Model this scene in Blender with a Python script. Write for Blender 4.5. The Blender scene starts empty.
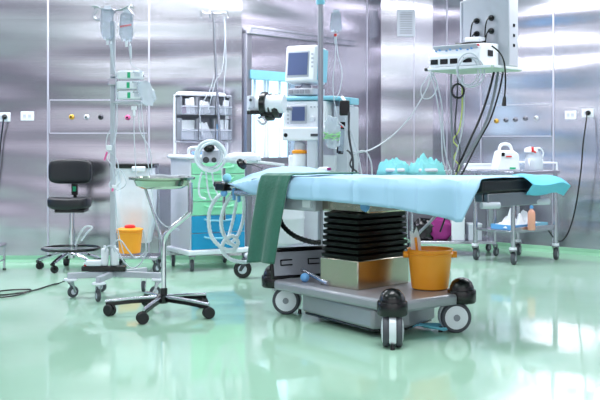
import bpy, bmesh, math, random
from mathutils import Vector, Matrix, noise
random.seed(7)
S = bpy.context.scene
COL = S.collection
R = math.radians
# ---------------------------------------------------------------- camera, light, exposure
cam_d = bpy.data.cameras.new('camera'); cam = bpy.data.objects.new('camera', cam_d); COL.objects.link(cam)
cam.location = (0, 0, 1.15); cam.rotation_euler = (R(90), 0, 0)
cam_d.lens = 60; cam_d.sensor_width = 36; cam_d.shift_y = -0.1; cam_d.clip_end = 60
S.camera = cam
S.view_settings.view_transform = 'Standard'; S.view_settings.look = 'None'
S.view_settings.exposure = 0.22; S.view_settings.gamma = 1; S.view_settings.use_curve_mapping = False
W = bpy.data.worlds.new('world'); S.world = W; W.use_nodes = True
_n = W.node_tree.nodes; _l = W.node_tree.links; _bg = _n['Background']
_tc = _n.new('ShaderNodeTexCoord'); _sx = _n.new('ShaderNodeSeparateXYZ'); _rp = _n.new('ShaderNodeValToRGB'); _mr = _n.new('ShaderNodeMapRange')
_l.new(_tc.outputs['Generated'], _sx.inputs[0]); _l.new(_sx.outputs['Z'], _mr.inputs['Value'])
_mr.inputs['From Min'].default_value = -0.2; _mr.inputs['From Max'].default_value = 0.3
_l.new(_mr.outputs[0], _rp.inputs[0]); _cr = _rp.color_ramp                  # the rest of the room: darker low down, bright lit upper half
_cr.elements[0].position = 0.2; _cr.elements[0].color = (0.12, 0.13, 0.16, 1)
_cr.elements[1].position = 0.62; _cr.elements[1].color = (0.95, 0.95, 1.0, 1)
_e = _cr.elements.new(0.40); _e.color = (0.20, 0.20, 0.25, 1)
_e = _cr.elements.new(0.48); _e.color = (0.42, 0.41, 0.50, 1)
_l.new(_rp.outputs[0], _bg.inputs[0]); _bg.inputs[1].default_value = 1.35
def area(name, loc, sx, sy, power, color, rot=(0, 0, 0)):
    l = bpy.data.lights.new(name, 'AREA'); l.shape = 'RECTANGLE'; l.size = sx; l.size_y = sy
    l.energy = power; l.color = color
    o = bpy.data.objects.new(name, l); COL.objects.link(o); o.location = loc; o.rotation_euler = rot
    return o
for x, y, pw in [(-3.0, 8.35, 52), (-1.0, 8.3, 52), (1.0, 9.3, 48), (2.9, 8.3, 48), (-2.4, 5.0, 24), (0.2, 5.0, 24), (2.4, 5.0, 24), (-1.6, 1.6, 26), (1.6, 1.6, 26)]:  # the pair nearest the camera is fill added to brighten the fronts
    area('ceiling_and_fill_light', (x, y, 2.97), 1.5, 0.6, pw, (0.95, 0.96, 1.0))
area('operating_lamp_light', (0.6, 5.4, 2.7), 0.8, 0.8, 22, (0.95, 0.97, 1.0))

# ---------------------------------------------------------------- helpers
def lin(h):
    h = h.lstrip('#'); out = []
    for i in (0, 2, 4):
        c = int(h[i:i+2], 16) / 255
        out.append(c / 12.92 if c <= 0.04045 else ((c + 0.055) / 1.055) ** 2.4)
    return out
MATS = {}
def mat(name, hexc, rough=0.5, metal=0.0, var=0.04, scale=12, bump=0.0, stretch=(1, 1, 1), coat=0, trans=0, alpha=1, emis=0, sss=0, sheen=0, spec=0.5):
    if name in MATS: return MATS[name]
    m = bpy.data.materials.new(name); m.use_nodes = True; MATS[name] = m
    nt = m.node_tree; n = nt.nodes; L = nt.links; b = n['Principled BSDF']
    c = lin(hexc)
    tc = n.new('ShaderNodeTexCoord'); mp = n.new('ShaderNodeMapping'); mp.inputs['Scale'].default_value = stretch
    L.new(tc.outputs['Object'], mp.inputs[0])
    nz = n.new('ShaderNodeTexNoise'); nz.inputs['Scale'].default_value = scale; nz.inputs['Detail'].default_value = 3
    L.new(mp.outputs[0], nz.inputs['Vector'])
    mx = n.new('ShaderNodeMix'); mx.data_type = 'RGBA'
    mx.inputs[6].default_value = [max(0, v * (1 - var)) for v in c] + [1]
    mx.inputs[7].default_value = [min(1, v * (1 + var)) for v in c] + [1]
    L.new(nz.outputs[0], mx.inputs[0]); L.new(mx.outputs[2], b.inputs['Base Color'])
    b.inputs['Roughness'].default_value = rough; b.inputs['Metallic'].default_value = metal
    b.inputs['Coat Weight'].default_value = coat; b.inputs['Coat Roughness'].default_value = 0.05
    b.inputs['Transmission Weight'].default_value = trans; b.inputs['Alpha'].default_value = alpha
    if sheen: b.inputs['Sheen Weight'].default_value = sheen
    if bump:
        bp = n.new('ShaderNodeBump'); bp.inputs['Strength'].default_value = bump; bp.inputs['Distance'].default_value = 0.01
        L.new(nz.outputs[0], bp.inputs['Height']); L.new(bp.outputs[0], b.inputs['Normal'])
    if emis:
        L.new(mx.outputs[2], b.inputs['Emission Color']); b.inputs['Emission Strength'].default_value = emis
    b.inputs['Specular IOR Level'].default_value = spec
    return m

def steel_wall():
    m = bpy.data.materials.new('brushed_steel_wall'); m.use_nodes = True; nt = m.node_tree; n = nt.nodes; L = nt.links
    b = n['Principled BSDF']
    b.inputs['Metallic'].default_value = 1.0; b.inputs['Roughness'].default_value = 0.22
    b.inputs['Anisotropic'].default_value = 0.0
    g = n.new('ShaderNodeNewGeometry')
    # fine horizontal brushing
    mp = n.new('ShaderNodeMapping'); mp.inputs['Scale'].default_value = (0.5, 0.5, 200)
    L.new(g.outputs['Position'], mp.inputs[0])
    nz = n.new('ShaderNodeTexNoise'); nz.inputs['Scale'].default_value = 1.0; nz.inputs['Detail'].default_value = 4
    L.new(mp.outputs[0], nz.inputs['Vector'])
    # slow warping of the sheets
    mp2 = n.new('ShaderNodeMapping'); mp2.inputs['Scale'].default_value = (0.34, 0.34, 2.1); mp2.inputs['Location'].default_value = (3.1, 0.4, 0.2)
    L.new(g.outputs['Position'], mp2.inputs[0])
    n2 = n.new('ShaderNodeTexNoise'); n2.inputs['Scale'].default_value = 1.0; n2.inputs['Detail'].default_value = 1.0
    L.new(mp2.outputs[0], n2.inputs['Vector'])
    cr = n.new('ShaderNodeMix'); cr.data_type = 'RGBA'
    cr.inputs[6].default_value = (0.55, 0.53, 0.59, 1); cr.inputs[7].default_value = (0.66, 0.635, 0.70, 1)
    L.new(nz.outputs[0], cr.inputs[0]); L.new(cr.outputs[2], b.inputs['Base Color'])
    b1 = n.new('ShaderNodeBump'); b1.inputs['Strength'].default_value = 1.0; b1.inputs['Distance'].default_value = 0.075
    L.new(n2.outputs[0], b1.inputs['Height'])
    b2 = n.new('ShaderNodeBump'); b2.inputs['Strength'].default_value = 0.12; b2.inputs['Distance'].default_value = 0.002
    L.new(nz.outputs[0], b2.inputs['Height']); L.new(b1.outputs[0], b2.inputs['Normal'])
    L.new(b2.outputs[0], b.inputs['Normal'])
    return m
def floor_mat():
    m = bpy.data.materials.new('mint_epoxy_floor'); m.use_nodes = True; nt = m.node_tree; n = nt.nodes; L = nt.links
    b = n['Principled BSDF']; g = n.new('ShaderNodeNewGeometry')
    nz = n.new('ShaderNodeTexNoise'); nz.inputs['Scale'].default_value = 1.3; nz.inputs['Detail'].default_value = 5
    L.new(g.outputs['Position'], nz.inputs['Vector'])
    cr = n.new('ShaderNodeMix'); cr.data_type = 'RGBA'
    c1 = lin('#a2c9b2'); c2 = lin('#afd3bf')
    cr.inputs[6].default_value = c1 + [1]; cr.inputs[7].default_value = c2 + [1]
    L.new(nz.outputs[0], cr.inputs[0]); L.new(cr.outputs[2], b.inputs['Base Color'])
    b.inputs['Roughness'].default_value = 0.06; b.inputs['IOR'].default_value = 1.55
    b.inputs['Coat Weight'].default_value = 0.0; b.inputs['Coat Roughness'].default_value = 0.03
    n2 = n.new('ShaderNodeTexNoise'); n2.inputs['Scale'].default_value = 2.2; n2.inputs['Detail'].default_value = 2
    L.new(g.outputs['Position'], n2.inputs['Vector'])
    bp = n.new('ShaderNodeBump'); bp.inputs['Strength'].default_value = 0.35; bp.inputs['Distance'].default_value = 0.004
    L.new(n2.outputs[0], bp.inputs['Height']); L.new(bp.outputs[0], b.inputs['Normal']); L.new(bp.outputs[0], b.inputs['Coat Normal'])
    return m

M = dict(
    wall=steel_wall(), floor=floor_mat(),
    cove=mat('green_cove', '#8fc6a4', 0.3), ceil=mat('white_ceiling', '#e8eaf0', 0.8),
    trim=mat('bright_joint_strip', '#cfccdd', 0.35, 0.5), steel=mat('stainless_steel', '#c2c2cc', 0.25, 1.0, bump=0.05, scale=60),
    chrome=mat('polished_chrome', '#dadbe2', 0.12, 1.0), dsteel=mat('dull_steel', '#9a9aa4', 0.4, 0.9),
    seam=mat('dark_joint', '#6f6c7c', 0.5, 0.5),
    white=mat('white_plastic', '#e9ebf4', 0.35), offw=mat('pale_grey_plastic', '#cfd2df', 0.4), grey=mat('mid_grey_plastic', '#8f919c', 0.45),
    lgrey=mat('light_grey_enamel', '#b8bac6', 0.35), dgrey=mat('dark_grey_plastic', '#3c3d46', 0.45), plat=mat('grey_platform_enamel', '#9b9ba4', 0.35, 0.2, coat=0.3),
    black=mat('black_plastic', '#08080b', 0.25), vinyl=mat('black_vinyl', '#1b1b22', 0.38, bump=0.08, scale=90), rubber=mat('black_rubber', '#17171b', 0.6),
    tyre=mat('grey_tyre', '#4a4b54', 0.6), bellow=mat('black_rubber_bellows', '#040405', 0.35, spec=0.18),
    orange=mat('orange_plastic', '#ffa226', 0.4), red=mat('red_plastic', '#d8262c', 0.4), pink=mat('pink_plastic', '#e0609c', 0.4),
    yellow=mat('yellow_plastic', '#e0b040', 0.4), green=mat('green_label', '#1fae7c', 0.4), mint=mat('mint_drawer_front', '#8fdcb2', 0.3),
    blue=mat('blue_drawer_front', '#1794c4', 0.3), lblue=mat('light_blue_enamel', '#86c6dc', 0.35), ball=mat('blue_knob', '#6ba5dc', 0.35),
    drape=mat('blue_paper_drape', '#a9cdea', 0.8, var=0.05, scale=5, bump=0.15), towel=mat('green_cotton_towel', '#34695b', 0.95, var=0.12, scale=60, bump=0.3, sheen=0.3),
    teal=mat('aqua_fabric', '#86cfd4', 0.9, bump=0.2, scale=20), navy=mat('blue_tray_plastic', '#5d9fd8', 0.4),
    bagw=mat('white_bag_film', '#e6e9f4', 0.35, bump=0.6, scale=9), paper=mat('white_paper_wrap', '#eceef6', 0.7, bump=0.3, scale=25),
    clear=mat('clear_film', '#dfe8f4', 0.12, trans=0.3, alpha=0.5, bump=0.4, scale=22), fluid=mat('clear_fluid_bag', '#aebdd0', 0.1, var=0.55, trans=0.4, alpha=0.55, bump=1.0, scale=30),
    tube=mat('translucent_tube', '#dde4f0', 0.25, alpha=0.65), hose=mat('white_corrugated_hose', '#e6eff8', 0.3),
    cable=mat('white_cable', '#c2c6d2', 0.4), gcable=mat('grey_cable', '#7c7f8a', 0.4), ycable=mat('yellow_green_cable', '#c3cf70', 0.4),
    peach=mat('peach_liquid_bottle', '#e8a690', 0.25), purple=mat('purple_fabric', '#8a1c70', 0.7, bump=0.3), glass=mat('screen_glass', '#56618a', 0.3),
    shelf=mat('pale_green_underside', '#c9dac9', 0.4), binm=mat('grey_bin_plastic', '#b4bacb', 0.2, alpha=0.4), silver=mat('champagne_steel', '#b9b3a2', 0.22, 1.0),
    pane=mat('bright_window_glass', '#c4e4f6', 0.2, emis=1.5, var=0.03), glow_blue=mat('added_blue_glow', '#38a4ee', 0.3, emis=1.5), basin=mat('basin_steel', '#b9c2b4', 0.18, 1.0),
)

def root_matrix(o):
    m = Matrix.Identity(4)
    while o: m = o.matrix_basis @ m; o = o.parent
    return m
def P(px, py, Y):                                     # the room point seen at a pixel of the photograph, Y metres away
    return Vector(((px - 300) / 1000 * Y, Y, 1.15 - (py - 140) / 1000 * Y))
def spline(pts, n=8, closed=False):
    pts = [Vector(p) for p in pts]; out = []; k = len(pts)
    if k < 3 and not closed: return pts
    rng = k if closed else k - 1
    for i in range(rng):
        g = (lambda j: pts[j % k]) if closed else (lambda j: pts[max(0, min(k - 1, j))])
        p0, p1, p2, p3 = g(i - 1), g(i), g(i + 1), g(i + 2)
        for s in range(n):
            t = s / n
            out.append(0.5 * ((2 * p1) + (p2 - p0) * t + (2 * p0 - 5 * p1 + 4 * p2 - p3) * t * t + (3 * p1 - p0 - 3 * p2 + p3) * t ** 3))
    if not closed: out.append(pts[-1])
    return out
class MB:
    def __init__(s): s.bm = bmesh.new()
    def box(s, c, d, rz=0, rot=None, taper=1.0):
        r = bmesh.ops.create_cube(s.bm, size=1)
        mt = Matrix.Translation(Vector(c)) @ (rot.to_4x4() if rot else Matrix.Rotation(rz, 4, 'Z')) 
        for v in r['verts']:
            if taper != 1 and v.co.z < 0: v.co.x *= taper; v.co.y *= taper
            v.co = mt @ Vector((v.co.x * d[0], v.co.y * d[1], v.co.z * d[2]))
        return s
    def prism(s, pts, z0, z1):
        a = [s.bm.verts.new((p[0], p[1], z0)) for p in pts]; b = [s.bm.verts.new((p[0], p[1], z1)) for p in pts]
        s.bm.faces.new(a[::-1]); s.bm.faces.new(b); k = len(pts)
        for i in range(k): s.bm.faces.new((a[i], a[(i+1) % k], b[(i+1) % k], b[i]))
        return s
    def extrude(s, pts, direction):                   # planar outline (3D points) pushed along a direction
        d = Vector(direction); a = [s.bm.verts.new(p) for p in pts]; b = [s.bm.verts.new(Vector(p) + d) for p in pts]
        s.bm.faces.new(a[::-1]); s.bm.faces.new(b); k = len(pts)
        for i in range(k): s.bm.faces.new((a[i], a[(i+1) % k], b[(i+1) % k], b[i]))
        return s
    def lathe(s, prof, c=(0, 0, 0), seg=28, axis=(0, 0, 1), sq=1.0, ang0=0):
        q = Vector((0, 0, 1)).rotation_difference(Vector(axis).normalized()).to_matrix(); rings = []
        for r, z in prof:
            rings.append([s.bm.verts.new(Vector(c) + q @ Vector((max(r, 1e-4) * math.cos(ang0 + 2 * math.pi * i / seg), sq * max(r, 1e-4) * math.sin(ang0 + 2 * math.pi * i / seg), z))) for i in range(seg)])
        for a, b in zip(rings, rings[1:]):
            for i in range(seg): s.bm.faces.new((a[i], a[(i+1) % seg], b[(i+1) % seg], b[i]))
        s.bm.faces.new(rings[0][::-1]); s.bm.faces.new(rings[-1]); return s
    def cyl(s, a, b, r, r2=None, seg=16):
        a = Vector(a); b = Vector(b); L = (b - a).length
        return s.lathe([(r, 0), (r2 if r2 is not None else r, L)], a, seg, (b - a))
    def tube(s, pts, r, seg=8, n=8, smooth=True, closed=False, ripple=0, pitch=2):
        pts = spline(pts, n, closed) if smooth else [Vector(p) for p in pts]
        k = len(pts); up = None; rings = []
        for i, p in enumerate(pts):
            t = (pts[(i+1) % k] - pts[i-1]) if closed else (pts[min(i+1, k-1)] - pts[max(i-1, 0)])
            if t.length < 1e-9: t = Vector((0, 0, 1))
            t.normalize()
            if up is None: up = t.orthogonal().normalized()
            else:
                up = up - t * up.dot(t)
                up = up.normalized() if up.length > 1e-6 else t.orthogonal().normalized()
            w = t.cross(up); rr = r * (1 + (ripple if i % pitch == 0 else -ripple))
            rings.append([s.bm.verts.new(p + up * rr * math.cos(2*math.pi*j/seg) + w * rr * math.sin(2*math.pi*j/seg)) for j in range(seg)])
        for i in range(k if closed else k - 1):
            a, b = rings[i], rings[(i+1) % k]
            for j in range(seg): s.bm.faces.new((a[j], a[(j+1) % seg], b[(j+1) % seg], b[j]))
        if not closed: s.bm.faces.new(rings[0][::-1]); s.bm.faces.new(rings[-1])
        return s
    def ball(s, c, r, sc=(1, 1, 1), seg=16, rz=0):
        res = bmesh.ops.create_uvsphere(s.bm, u_segments=seg, v_segments=max(6, seg // 2), radius=r)
        q = Matrix.Rotation(rz, 3, 'Z')
        for v in res['verts']: v.co = Vector(c) + q @ Vector((v.co.x * sc[0], v.co.y * sc[1], v.co.z * sc[2]))
        return s
    def blob(s, c, d, f=3.0, amp=0.15, rz=0, rot=None, seed=0, power=0.7, seg=24):   # soft pillow / crumpled bag
        res = bmesh.ops.create_uvsphere(s.bm, u_segments=seg, v_segments=seg // 2, radius=1)
        q = rot if rot else Matrix.Rotation(rz, 3, 'Z')
        for v in res['verts']:
            p = v.co.copy(); p = Vector([math.copysign(abs(a) ** power, a) for a in p])
            k = 1 + amp * noise.noise(v.co * f + Vector((seed * 3.1, seed * 1.7, seed)))
            v.co = Vector(c) + q @ Vector((p.x * d[0] / 2 * k, p.y * d[1] / 2 * k, p.z * d[2] / 2 * k))
        return s
    def sheet(s, fn, nu, nv):                          # open cloth; thickness from solidify
        g = [[s.bm.verts.new(fn(i / nu, j / nv)) for j in range(nv + 1)] for i in range(nu + 1)]
        for i in range(nu):
            for j in range(nv): s.bm.faces.new((g[i][j], g[i+1][j], g[i+1][j+1], g[i][j+1]))
        return s
    def build(s, name, m, parent=None, world=False, bevel=0, solid=0, sub=0, angle=35):
        bmesh.ops.recalc_face_normals(s.bm, faces=s.bm.faces)
        if world and parent: s.bm.transform(root_matrix(parent).inverted())
        me = bpy.data.meshes.new(name); s.bm.to_mesh(me); s.bm.free()
        me.materials.append(m if not isinstance(m, str) else M[m])
        for p in me.polygons: p.use_smooth = True
        me.set_sharp_from_angle(angle=R(angle))
        o = bpy.data.objects.new(name, me); COL.objects.link(o)
        if parent: o.parent = parent
        if solid:
            md = o.modifiers.new('thickness', 'SOLIDIFY'); md.thickness = solid; md.offset = 0
        if bevel:
            md = o.modifiers.new('soft_edges', 'BEVEL'); md.width = bevel; md.segments = 2; md.limit_method = 'ANGLE'; md.angle_limit = R(40)
        if sub:
            md = o.modifiers.new('smooth', 'SUBSURF'); md.levels = sub; md.render_levels = sub
        return o
def tag(o, label, cat, group=None, kind=None):
    o['label'] = label; o['category'] = cat
    if group: o['group'] = group
    if kind: o['kind'] = kind
    return o
def thing(name, label, cat, loc, rz=0, group=None):
    o = bpy.data.objects.new(name, None); COL.objects.link(o); o.location = loc; o.rotation_euler = (0, 0, rz); o.empty_display_size = 0.1
    return tag(o, label, cat, group)
def struct(o): o['kind'] = 'structure'; return o
def dup(root, label, loc=None, rz=None):
    r = root.copy(); COL.objects.link(r); r['label'] = label
    if loc is not None: r.location = loc
    if rz is not None: r.rotation_euler = (0, 0, rz)
    for ch in list(root.children):
        c = ch.copy(); COL.objects.link(c); c.parent = r
        for g in list(ch.children):
            d = g.copy(); COL.objects.link(d); d.parent = c
    return r
def cord(name, label, cat, pts, r, m, group=None, ripple=0, n=8, closed=False, seg=8):
    return tag(MB().tube(pts, r, seg=seg, n=n, ripple=ripple, closed=closed).build(name, m), label, cat, group)
def caster(parent, x, y, rz=0, wr=0.04, plate=0.10, tm='tyre', hub='lgrey', width=0.022, fork='dsteel', name='caster'):
    """swivel caster under a part: fork (the part), wheel and hub (sub-parts); z=0 is the floor"""
    q = Matrix.Rotation(rz, 3, 'Z'); o = Vector((x, y, 0)); w = width
    b = MB()
    b.cyl(o + Vector((0, 0, plate - 0.012)), o + Vector((0, 0, plate)), wr * 0.62)
    for s in (-1, 1):
        pts = [(-wr * .45, 0, plate - .012), (wr * .45, 0, plate - .012), (wr * .9, 0, wr * .85), (wr * .3 + wr * .3, 0, wr * .8), (wr * .05, 0, plate * .72)]
        b.extrude([o + q @ Vector((p[0], s * (w / 2 + .004), p[2])) for p in pts], q @ Vector((0, s * .003, 0)))
    f = b.build(name, fork, parent)
    ax = q @ Vector((0, 1, 0)); c = o + q @ Vector((wr * .5, 0, wr))
    MB().lathe([(wr * .55, -w/2), (wr * .9, -w/2), (wr, -w/4), (wr, w/4), (wr * .9, w/2), (wr * .55, w/2)], c, 24, ax).build('wheel', tm, f)
    MB().lathe([(wr * .2, -w/2 - .002), (wr * .5, -w/2 - .001), (wr * .5, w/2 + .001), (wr * .2, w/2 + .002)], c, 16, ax).build('hub', hub, f)
    return f

# ---------------------------------------------------------------- structure
H = 3.0
WP = [(-4.6, -1.0), (-4.6, 9.43), (-0.55, 9.43), (0.909, 11.22), (1.49, 11.22), (4.6, 8.50), (4.6, -1.0)]
struct(MB().prism([(-4.6, -1.0), (4.6, -1.0), (4.6, 8.50), (1.49, 11.22), (.909, 11.22), (-.55, 9.43), (-4.6, 9.43)], -0.1, 0).build('floor', 'floor'))
struct(MB().prism([(-4.6, -1.0), (4.6, -1.0), (4.6, 8.50), (1.49, 11.22), (.909, 11.22), (-.55, 9.43), (-4.6, 9.43)], H, H + .1).build('ceiling', 'ceil'))
def seg_frame(i):
    a = Vector((*WP[i], 0)); b = Vector((*WP[i+1], 0)); d = (b - a).normalized(); nrm = Vector((d.y, -d.x, 0))   # nrm points into the room
    return a, b, d, nrm
def wall_at(i, px):                                    # distance along wall i of the spot seen in column px
    a, b, d, nrm = seg_frame(i); k = (px - 300) / 1000
    return (k * a.y - a.x) / (d.x - k * d.y)
names = ['wall_left_side', 'wall_left', 'wall_diagonal_left', 'wall_back', 'wall_right', 'wall_right_side']
def wall(i, holes=()):
    """holes: (s0, s1, z0, z1) openings along the wall"""
    a, b, d, nrm = seg_frame(i); L = (b - a).length; mb = MB(); t = 0.1
    def blk(s0, s1, z0, z1):
        if s1 - s0 > 1e-4 and z1 - z0 > 1e-4:
            q = a + d * s0; e = a + d * s1; mb.prism([q, e, e - nrm * t, q - nrm * t], z0, z1)
    s = 0
    for (s0, s1, z0, z1) in holes:
        blk(s, s0, 0, H); blk(s0, s1, 0, z0); blk(s0, s1, z1, H); s = s1
    blk(s, L, 0, H)
    return struct(mb.build(names[i], 'wall'))
# bright window in the sliding door seen on the diagonal wall
sa, sb = wall_at(2, 248), wall_at(2, 291)
z_lo, z_hi = 0.98, 1.74
side_glow = (8.3, 9.95, 0.85, 1.6)
wall(0, [side_glow]); wall(1); wall(2, [(sa, sb, z_lo, z_hi)]); wall(3); wall(4); wall(5)
def on_wall(i, s, z, off=0.0):
    a, b, d, nrm = seg_frame(i); p = a + d * s + nrm * off; return Vector((p.x, p.y, z))
def wall_box(mb, i, s0, s1, z0, z1, o0, o1):
    q = [on_wall(i, s0, 0, o0), on_wall(i, s1, 0, o0), on_wall(i, s1, 0, o1), on_wall(i, s0, 0, o1)]
    mb.prism([(p.x, p.y) for p in q], z0, z1); return mb
for k, i in enumerate(range(6)):                       # green cove skirting
    a, b, d, nrm = seg_frame(i); L = (b - a).length; mb = MB()
    prof = [(0, 0), (0.05, 0), (0.04, 0.008), (0.02, 0.025), (0.012, 0.06), (0, 0.06)]
    pts = [a + nrm * o + Vector((0, 0, z)) for o, z in prof]
    mb.extrude(pts, d * L)
    struct(mb.build('baseboard_' + names[i][5:], 'cove'))
nt_ = [0]
def trim(mb, m='trim', bevel=0.002):
    nt_[0] += 1; return struct(mb.build('trim_%d' % nt_[0], m, bevel=bevel))
for i, px, w, m in [(1, 48, .017, 'trim'), (1, 149, .017, 'trim'), (1, -60, .017, 'trim'), (2, 367, .012, 'trim'), (3, 414, .012, 'trim'), (4, 447, .012, 'trim'), (4, 481, .014, 'trim'), (4, 553.5, .018, 'trim')]:
    s = wall_at(i, px); trim(wall_box(MB(), i, s - w/2, s + w/2, .06, H, 0, .006), m)
# sliding door leaf with its rail on the diagonal wall
s0, s1 = wall_at(2, 243), wall_at(2, 320)
fr = struct(MB().box((0, 0, 0), (.001, .001, .001)).build('door_1', 'steel')) if False else None
mb = MB(); wall_box(mb, 2, s0 + .0, s0 + .07, .0, 2.19, 0, .05); d1 = struct(mb.build('door_1', 'dsteel', bevel=.004))
mb = MB(); wall_box(mb, 2, s0, s1 + .5, 2.15, 2.215, 0, .09); wall_box(mb, 2, s0, s1 + .5, 2.20, 2.225, .09, .10); r_ = mb.build('door_rail', 'steel', d1, bevel=.004)
mb = MB(); wall_box(mb, 2, s0 + .07, s1 + .4, .02, z_lo - .06, .008, .04); wall_box(mb, 2, sb + .04, s1 + .4, z_lo - .06, 2.15, .008, .04)
wall_box(mb, 2, s0 + .07, sb + .04, z_hi + .03, 2.15, .008, .04)
mb.build('door_leaf', 'wall', d1)
mb = MB(); wall_box(mb, 2, sa - .03, sb + .03, z_lo - .06, z_lo, -.05, .055); wall_box(mb, 2, sa - .03, sa, z_lo, z_hi, -.05, .05)
wall_box(mb, 2, sb, sb + .03, z_lo, z_hi, -.05, .05)
w1 = struct(mb.build('window_1', 'dsteel', bevel=.003))
mb = MB(); wall_box(mb, 2, sa - .03, sb + .1, z_hi - .01, z_hi + .075, -.05, .07); mb.build('window_header', 'lblue', w1, bevel=.003)
mb = MB(); wall_box(mb, 2, sa, sb, z_lo, z_hi, -.06, -.05); mb.build('window_pane', 'pane', w1)
mb = MB()
for t_ in (.22, .45, .52, .8):
    s = sa + (sb - sa) * t_; wall_box(mb, 2, s - .012, s + .012, z_lo, z_hi - .01, -.05, -.035)
mb.build('blind_slat', 'white', w1)
# unseen glow panel added in the left side wall (its blue light is mirrored by the steel on the right)
mb = MB(); wall_box(mb, 0, side_glow[0], side_glow[1], side_glow[2], side_glow[3], -.08, -.06); w2 = struct(mb.build('blue_glow_panel', 'glow_blue'))
mb = MB()
for (q0, q1, z0, z1) in [(side_glow[0]-.04, side_glow[0], .81, 1.64), (side_glow[1], side_glow[1]+.04, .81, 1.64), (side_glow[0], side_glow[1], .81, .85), (side_glow[0], side_glow[1], 1.6, 1.64)]:
    wall_box(mb, 0, q0, q1, z0, z1, -.06, .03)
mb.build('glow_frame', 'steel', w2, bevel=.003)
# vent grille in the back wall
s0, s1 = wall_at(3, 397), wall_at(3, 415); zc = 2.46
d_v = thing('vent_grille', 'pale square louvred air vent high on the narrow back steel wall', 'vent', on_wall(3, (s0+s1)/2, zc))
mb = MB(); hw = (s1 - s0) / 2; hh = .15
wall_box(mb, 3, s0, s1, zc - hh, zc - hh + .03, 0, .02); wall_box(mb, 3, s0, s1, zc + hh - .03, zc + hh, 0, .02)
wall_box(mb, 3, s0, s0 + .03, zc - hh + .03, zc + hh - .03, 0, .02); wall_box(mb, 3, s1 - .03, s1, zc - hh + .03, zc + hh - .03, 0, .02)
mb.build('vent_frame', 'offw', d_v, world=True)
mb = MB(); wall_box(mb, 3, s0 + .03, s1 - .03, zc - hh + .03, zc + hh - .03, .001, .004); mb.build('vent_backing', 'lgrey', d_v, world=True)
mb = MB()
for k in range(9):
    z = zc - hh + .045 + k * .026; wall_box(mb, 3, s0 + .03, s1 - .03, z, z + .011, .004, .016)
mb.build('louvre', 'offw', d_v, world=True)['kind'] = 'stuff'

# ---------------------------------------------------------------- wall fittings
def socket(i, px, py, label, plugged=False):
    s = wall_at(i, px); p = on_wall(i, s, 0); z = 1.15 - (py - 140) / 1000 * p.y
    t = thing('wall_socket', label, 'socket', on_wall(i, s, z), group='white wall sockets')
    mb = MB(); wall_box(mb, i, s - .062, s + .062, z - .043, z + .043, 0, .012); mb.build('face_plate', 'white', t, world=True, bevel=.003)
    mb = MB(); wall_box(mb, i, s - .04, s - .008, z - .022, z + .022, .012, .016)
    if not plugged: wall_box(mb, i, s + .006, s + .04, z - .022, z + .022, .012, .016)
    mb.build('outlet', 'offw', t, world=True, bevel=.001)
    mb = MB()
    for q in (-.034, -.024, -.014) + (() if plugged else (.013, .023, .033)): wall_box(mb, i, s + q - .002, s + q + .002, z - .003, z + .003, .016, .0175)
    mb.build('pin_hole', 'dgrey', t, world=True)
    return s, z
def plug(i, s, z, label):
    a, b, d, nrm = seg_frame(i); c = on_wall(i, s + .012, z, .012)
    tag(MB().lathe([(.024, 0), (.026, .008), (.022, .03), (.012, .045), (.006, .05)], c, 16, nrm).build('power_plug', 'black'), label, 'plug', 'black plugs in wall sockets')
    return c + nrm * .05
s, z = socket(1, 4, 117, 'white double wall socket at the left edge of the picture with a black plug', True)
c = plug(1, s, z, 'black plug in the leftmost wall socket')
cord('power_cable', 'black cable hanging from the plug in the leftmost wall socket', 'cable', [c, c + Vector((.0, -.01, -.06)), P(1, 140, 9.38), P(-2, 170, 9.38), P(-12, 250, 9.36)], .007, 'black')
socket(1, 27.5, 116, 'white double wall socket with nothing plugged in, on the left steel wall')
socket(4, 571, 115, 'white double wall socket with nothing plugged in, on the right steel wall')
s, z = socket(4, 588, 113, 'white double wall socket near the right edge with a black plug', True)
c = plug(4, s, z, 'black plug in the rightmost wall socket')
cord('power_cable', 'black cable running down the right wall from the plug towards the steel trolley', 'cable', [c, P(586.5, 118, 9.9), P(583, 145, 9.86), P(581, 170, 9.88), P(576, 205, 9.9), P(570, 228, 9.9), P(563, 240, 9.86), P(556, 240, 9.84), P(548, 230, 9.8)], .007, 'black')

def gas_panel(i, px0, px1, z0, z1, label, outlets, word):
    s0, s1 = wall_at(i, px0), wall_at(i, px1)
    t = thing('gas_panel', label, 'outlet panel', on_wall(i, (s0 + s1) / 2, z0))
    mb = MB(); wall_box(mb, i, s0, s1, z0, z1, 0, .012); mb.build('panel_face', 'wall', t, world=True, bevel=.003)
    mb = MB(); wall_box(mb, i, s0, s1, z1 - .004, z1 + .006, .012, .018); wall_box(mb, i, s0, s1, z0 - .006, z0 + .004, .012, .018)
    wall_box(mb, i, s0 - .004, s0 + .004, z0, z1, .012, .018)
    mb.build('panel_edge', 'trim', t, world=True)
    a, b, d, nrm = seg_frame(i)
    for px, py, m, nm in outlets:
        s = wall_at(i, px); p = on_wall(i, s, 0); z = 1.15 - (py - 140) / 1000 * p.y
        o = MB().lathe([(.026, 0), (.026, .006), (.022, .014), (.016, .03), (.011, .032)], on_wall(i, s, z, .012), 18, nrm).build('gas_outlet', m, t, world=True)
        o['label'] = nm
        MB().lathe([(.010, 0), (.010, .004)], on_wall(i, s, z, .042), 12, nrm).build('outlet_port', 'black', o, world=True)
gas_panel(1, 50, 147, 1.215, 1.525, 'long steel gas outlet panel on the left wall behind the drip stand', [(72, 117, 'yellow', 'yellow gas outlet'), (87, 117, 'white', 'white gas outlet'), (101, 117, 'dgrey', 'dark gas outlet'), (128, 117.5, 'pink', 'pink gas outlet')], 'left')
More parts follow.
